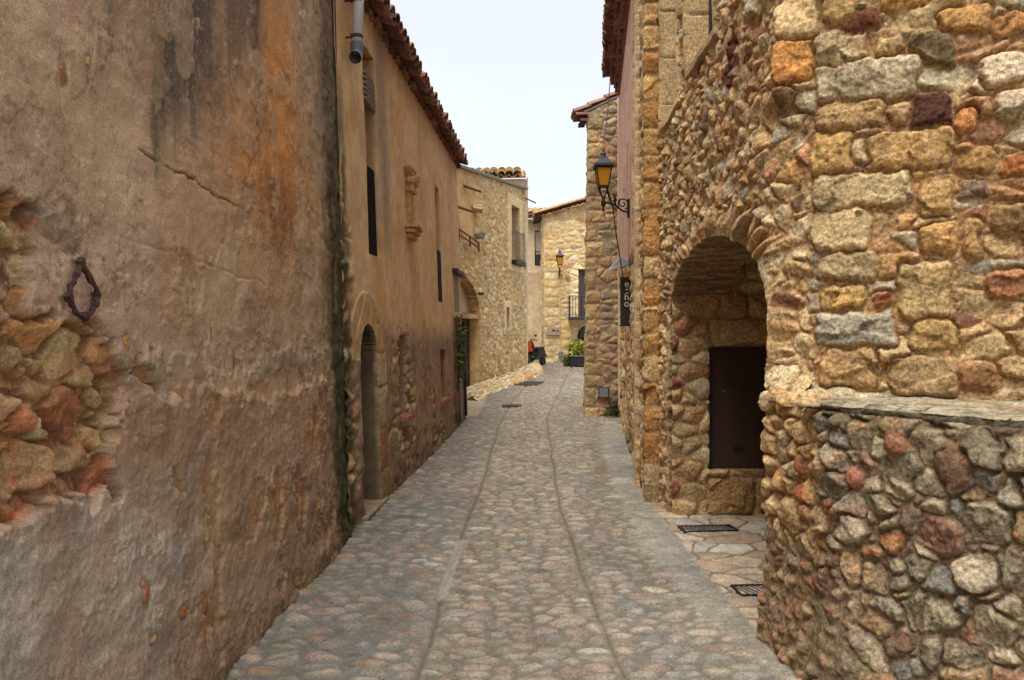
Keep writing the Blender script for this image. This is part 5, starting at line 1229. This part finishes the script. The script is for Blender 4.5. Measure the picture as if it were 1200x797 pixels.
# trough with shrub, and a clipped bush beside it
zp = g1(25.4)
pl_ = empty('planter', (2.25, 25.4, zp), 'long black trough planter in front of the golden house', 'planter')
m = MB()
for sx, sy, a, b in ((0, -1, 1.1, .05), (0, 1, 1.1, .05)): m.box((2.45, 25.4 + sy * .2, zp + .2), (a, b, .30))
for sx in (-1, 1): m.box((2.45 + sx * .525, 25.4, zp + .2), (.05, .36, .30))
m.box((2.45, 25.4, zp + .07), (1.0, .36, .04)); m.build('trough', BLACKP, pl_, .008)
m = MB(); m.box((2.45, 25.4, zp + .36), (1.18, .50, .05)); m.box((2.1, 25.4, zp + .025), (.08, .3, .05)); m.box((2.8, 25.4, zp + .025), (.08, .3, .05)); m.build('rim', PVCD, pl_, .008)
random.seed(31)
def blob(c, r, n):
    o = []
    while len(o) < n:
        p = Vector((random.uniform(-1, 1), random.uniform(-1, 1), random.uniform(-1, 1)))
        if .35 < p.length < 1 + .25 * random.random(): o.append((c[0] + p.x * r[0], c[1] + p.y * r[1], c[2] + p.z * r[2]))
    return o
sh = empty('shrub', (2.3, 25.4, zp + .38), 'yellow-green leafy shrub growing in the black trough', 'shrub')
leaves('foliage', blob((2.15, 25.4, zp + .62), (.30, .26, .26), 500) + blob((2.55, 25.42, zp + .58), (.32, .24, .24), 420), .055, [(172, 172, 60), (146, 154, 56), (124, 138, 54), (186, 180, 80)], sh, 5)
m = MB()
for k in range(5): m.tube([(2.2 + k * .06, 25.4, zp + .36), (2.1 + k * .12, 25.4 + .05 * (k % 2), zp + .7)], .012, 5)
m.build('stem', DARKWOOD, sh)
bu = empty('bush', (1.85, 25.45, zp), 'small dull green bush on the ground left of the trough', 'bush')
leaves('foliage', blob((1.86, 25.45, zp + .20), (.16, .16, .20), 420), .04, [(96, 112, 60), (80, 100, 54), (120, 128, 76)], bu, 6)
m = MB(); m.tube([(1.86, 25.45, zp), (1.86, 25.45, zp + .2)], .02, 6); m.build('stem', DARKWOOD, bu)

# parked scooter half hidden by the house corner, its front to the street
zs = g1(25.2)
so = empty('motor_scooter', (.65, 25.2, zs), 'dark motor scooter with an orange-red shield parked behind the stone house corner', 'motor scooter', rz=R(-25)); so.rotation_euler.y = R(-9); so.scale = (.85, .85, .85)
def sb(m, n, mat, **k):
    o = m.build(n, mat, None, **k); o.parent = so; return o
m = MB(); m.lathe((0, 0, 0), [(.14, -.04), (.21, -.045), (.24, -.02), (.24, .02), (.21, .045), (.14, .04)], 18)
me_ = sb(m, 'front_wheel', BLACKP, smooth=True); me_.rotation_euler = (0, R(90), 0); me_.location = (0, -.05, .24)
m = MB(); m.lathe((0, 0, 0), [(.14, -.05), (.21, -.055), (.24, -.03), (.24, .03), (.21, .055), (.14, .05)], 18)
me_ = sb(m, 'rear_wheel', BLACKP, smooth=True); me_.rotation_euler = (0, R(90), 0); me_.location = (0, 1.15, .24)
m = MB(); m.quadbox([(-.17, -.02, .42), (.17, -.02, .42), (.21, .02, .78), (-.21, .02, .78)], .06, (0, 1, .1)); m.quadbox([(-.21, .02, .78), (.21, .02, .78), (.13, .10, 1.02), (-.13, .10, 1.02)], .06, (0, 1, .1)); m.box((0, .35, .33), (.32, .6, .10)); m.box((0, .95, .52), (.30, .8, .34), None, .75)
sb(m, 'body', BLACKP, bevel=.02)
m = MB(); m.quadbox([(-.19, -.035, .60), (.16, -.035, .60), (.11, .07, 1.04), (-.14, .07, 1.04)], .03, (0, -1, 0)); sb(m, 'shield', ORANGE, bevel=.012)
m = MB(); m.box((0, .92, .73), (.26, .72, .10)); sb(m, 'seat', DARKGREY, bevel=.03)
m = MB(); m.tube([(-.34, .14, 1.0), (-.12, .08, 1.06), (.12, .08, 1.06), (.34, .14, 1.0)], .02, 8); m.tube([(0, -.02, .3), (0, .08, 1.05)], .03, 8); sb(m, 'handlebar', BLACKP)
m = MB(); m.box((0, -.05, .45), (.13, .42, .05)); sb(m, 'front_mudguard', BLACKP, bevel=.02)
for sx in (-1, 1):
    m = MB(); m.tube([(sx * .22, .12, 1.03), (sx * .30, .10, 1.16)], .008, 5); m.box((sx * .31, .09, 1.19), (.10, .02, .07)); sb(m, 'mirror', BLACKP, bevel=.006)
m = MB(); m.lathe((0, 0, 0), [(.0, 0), (.07, .0), (.06, .05), (.0, .06)], 12); o = sb(m, 'headlight', PALEGLASS); o.rotation_euler = (R(90), 0, 0); o.location = (0, .02, 1.05)
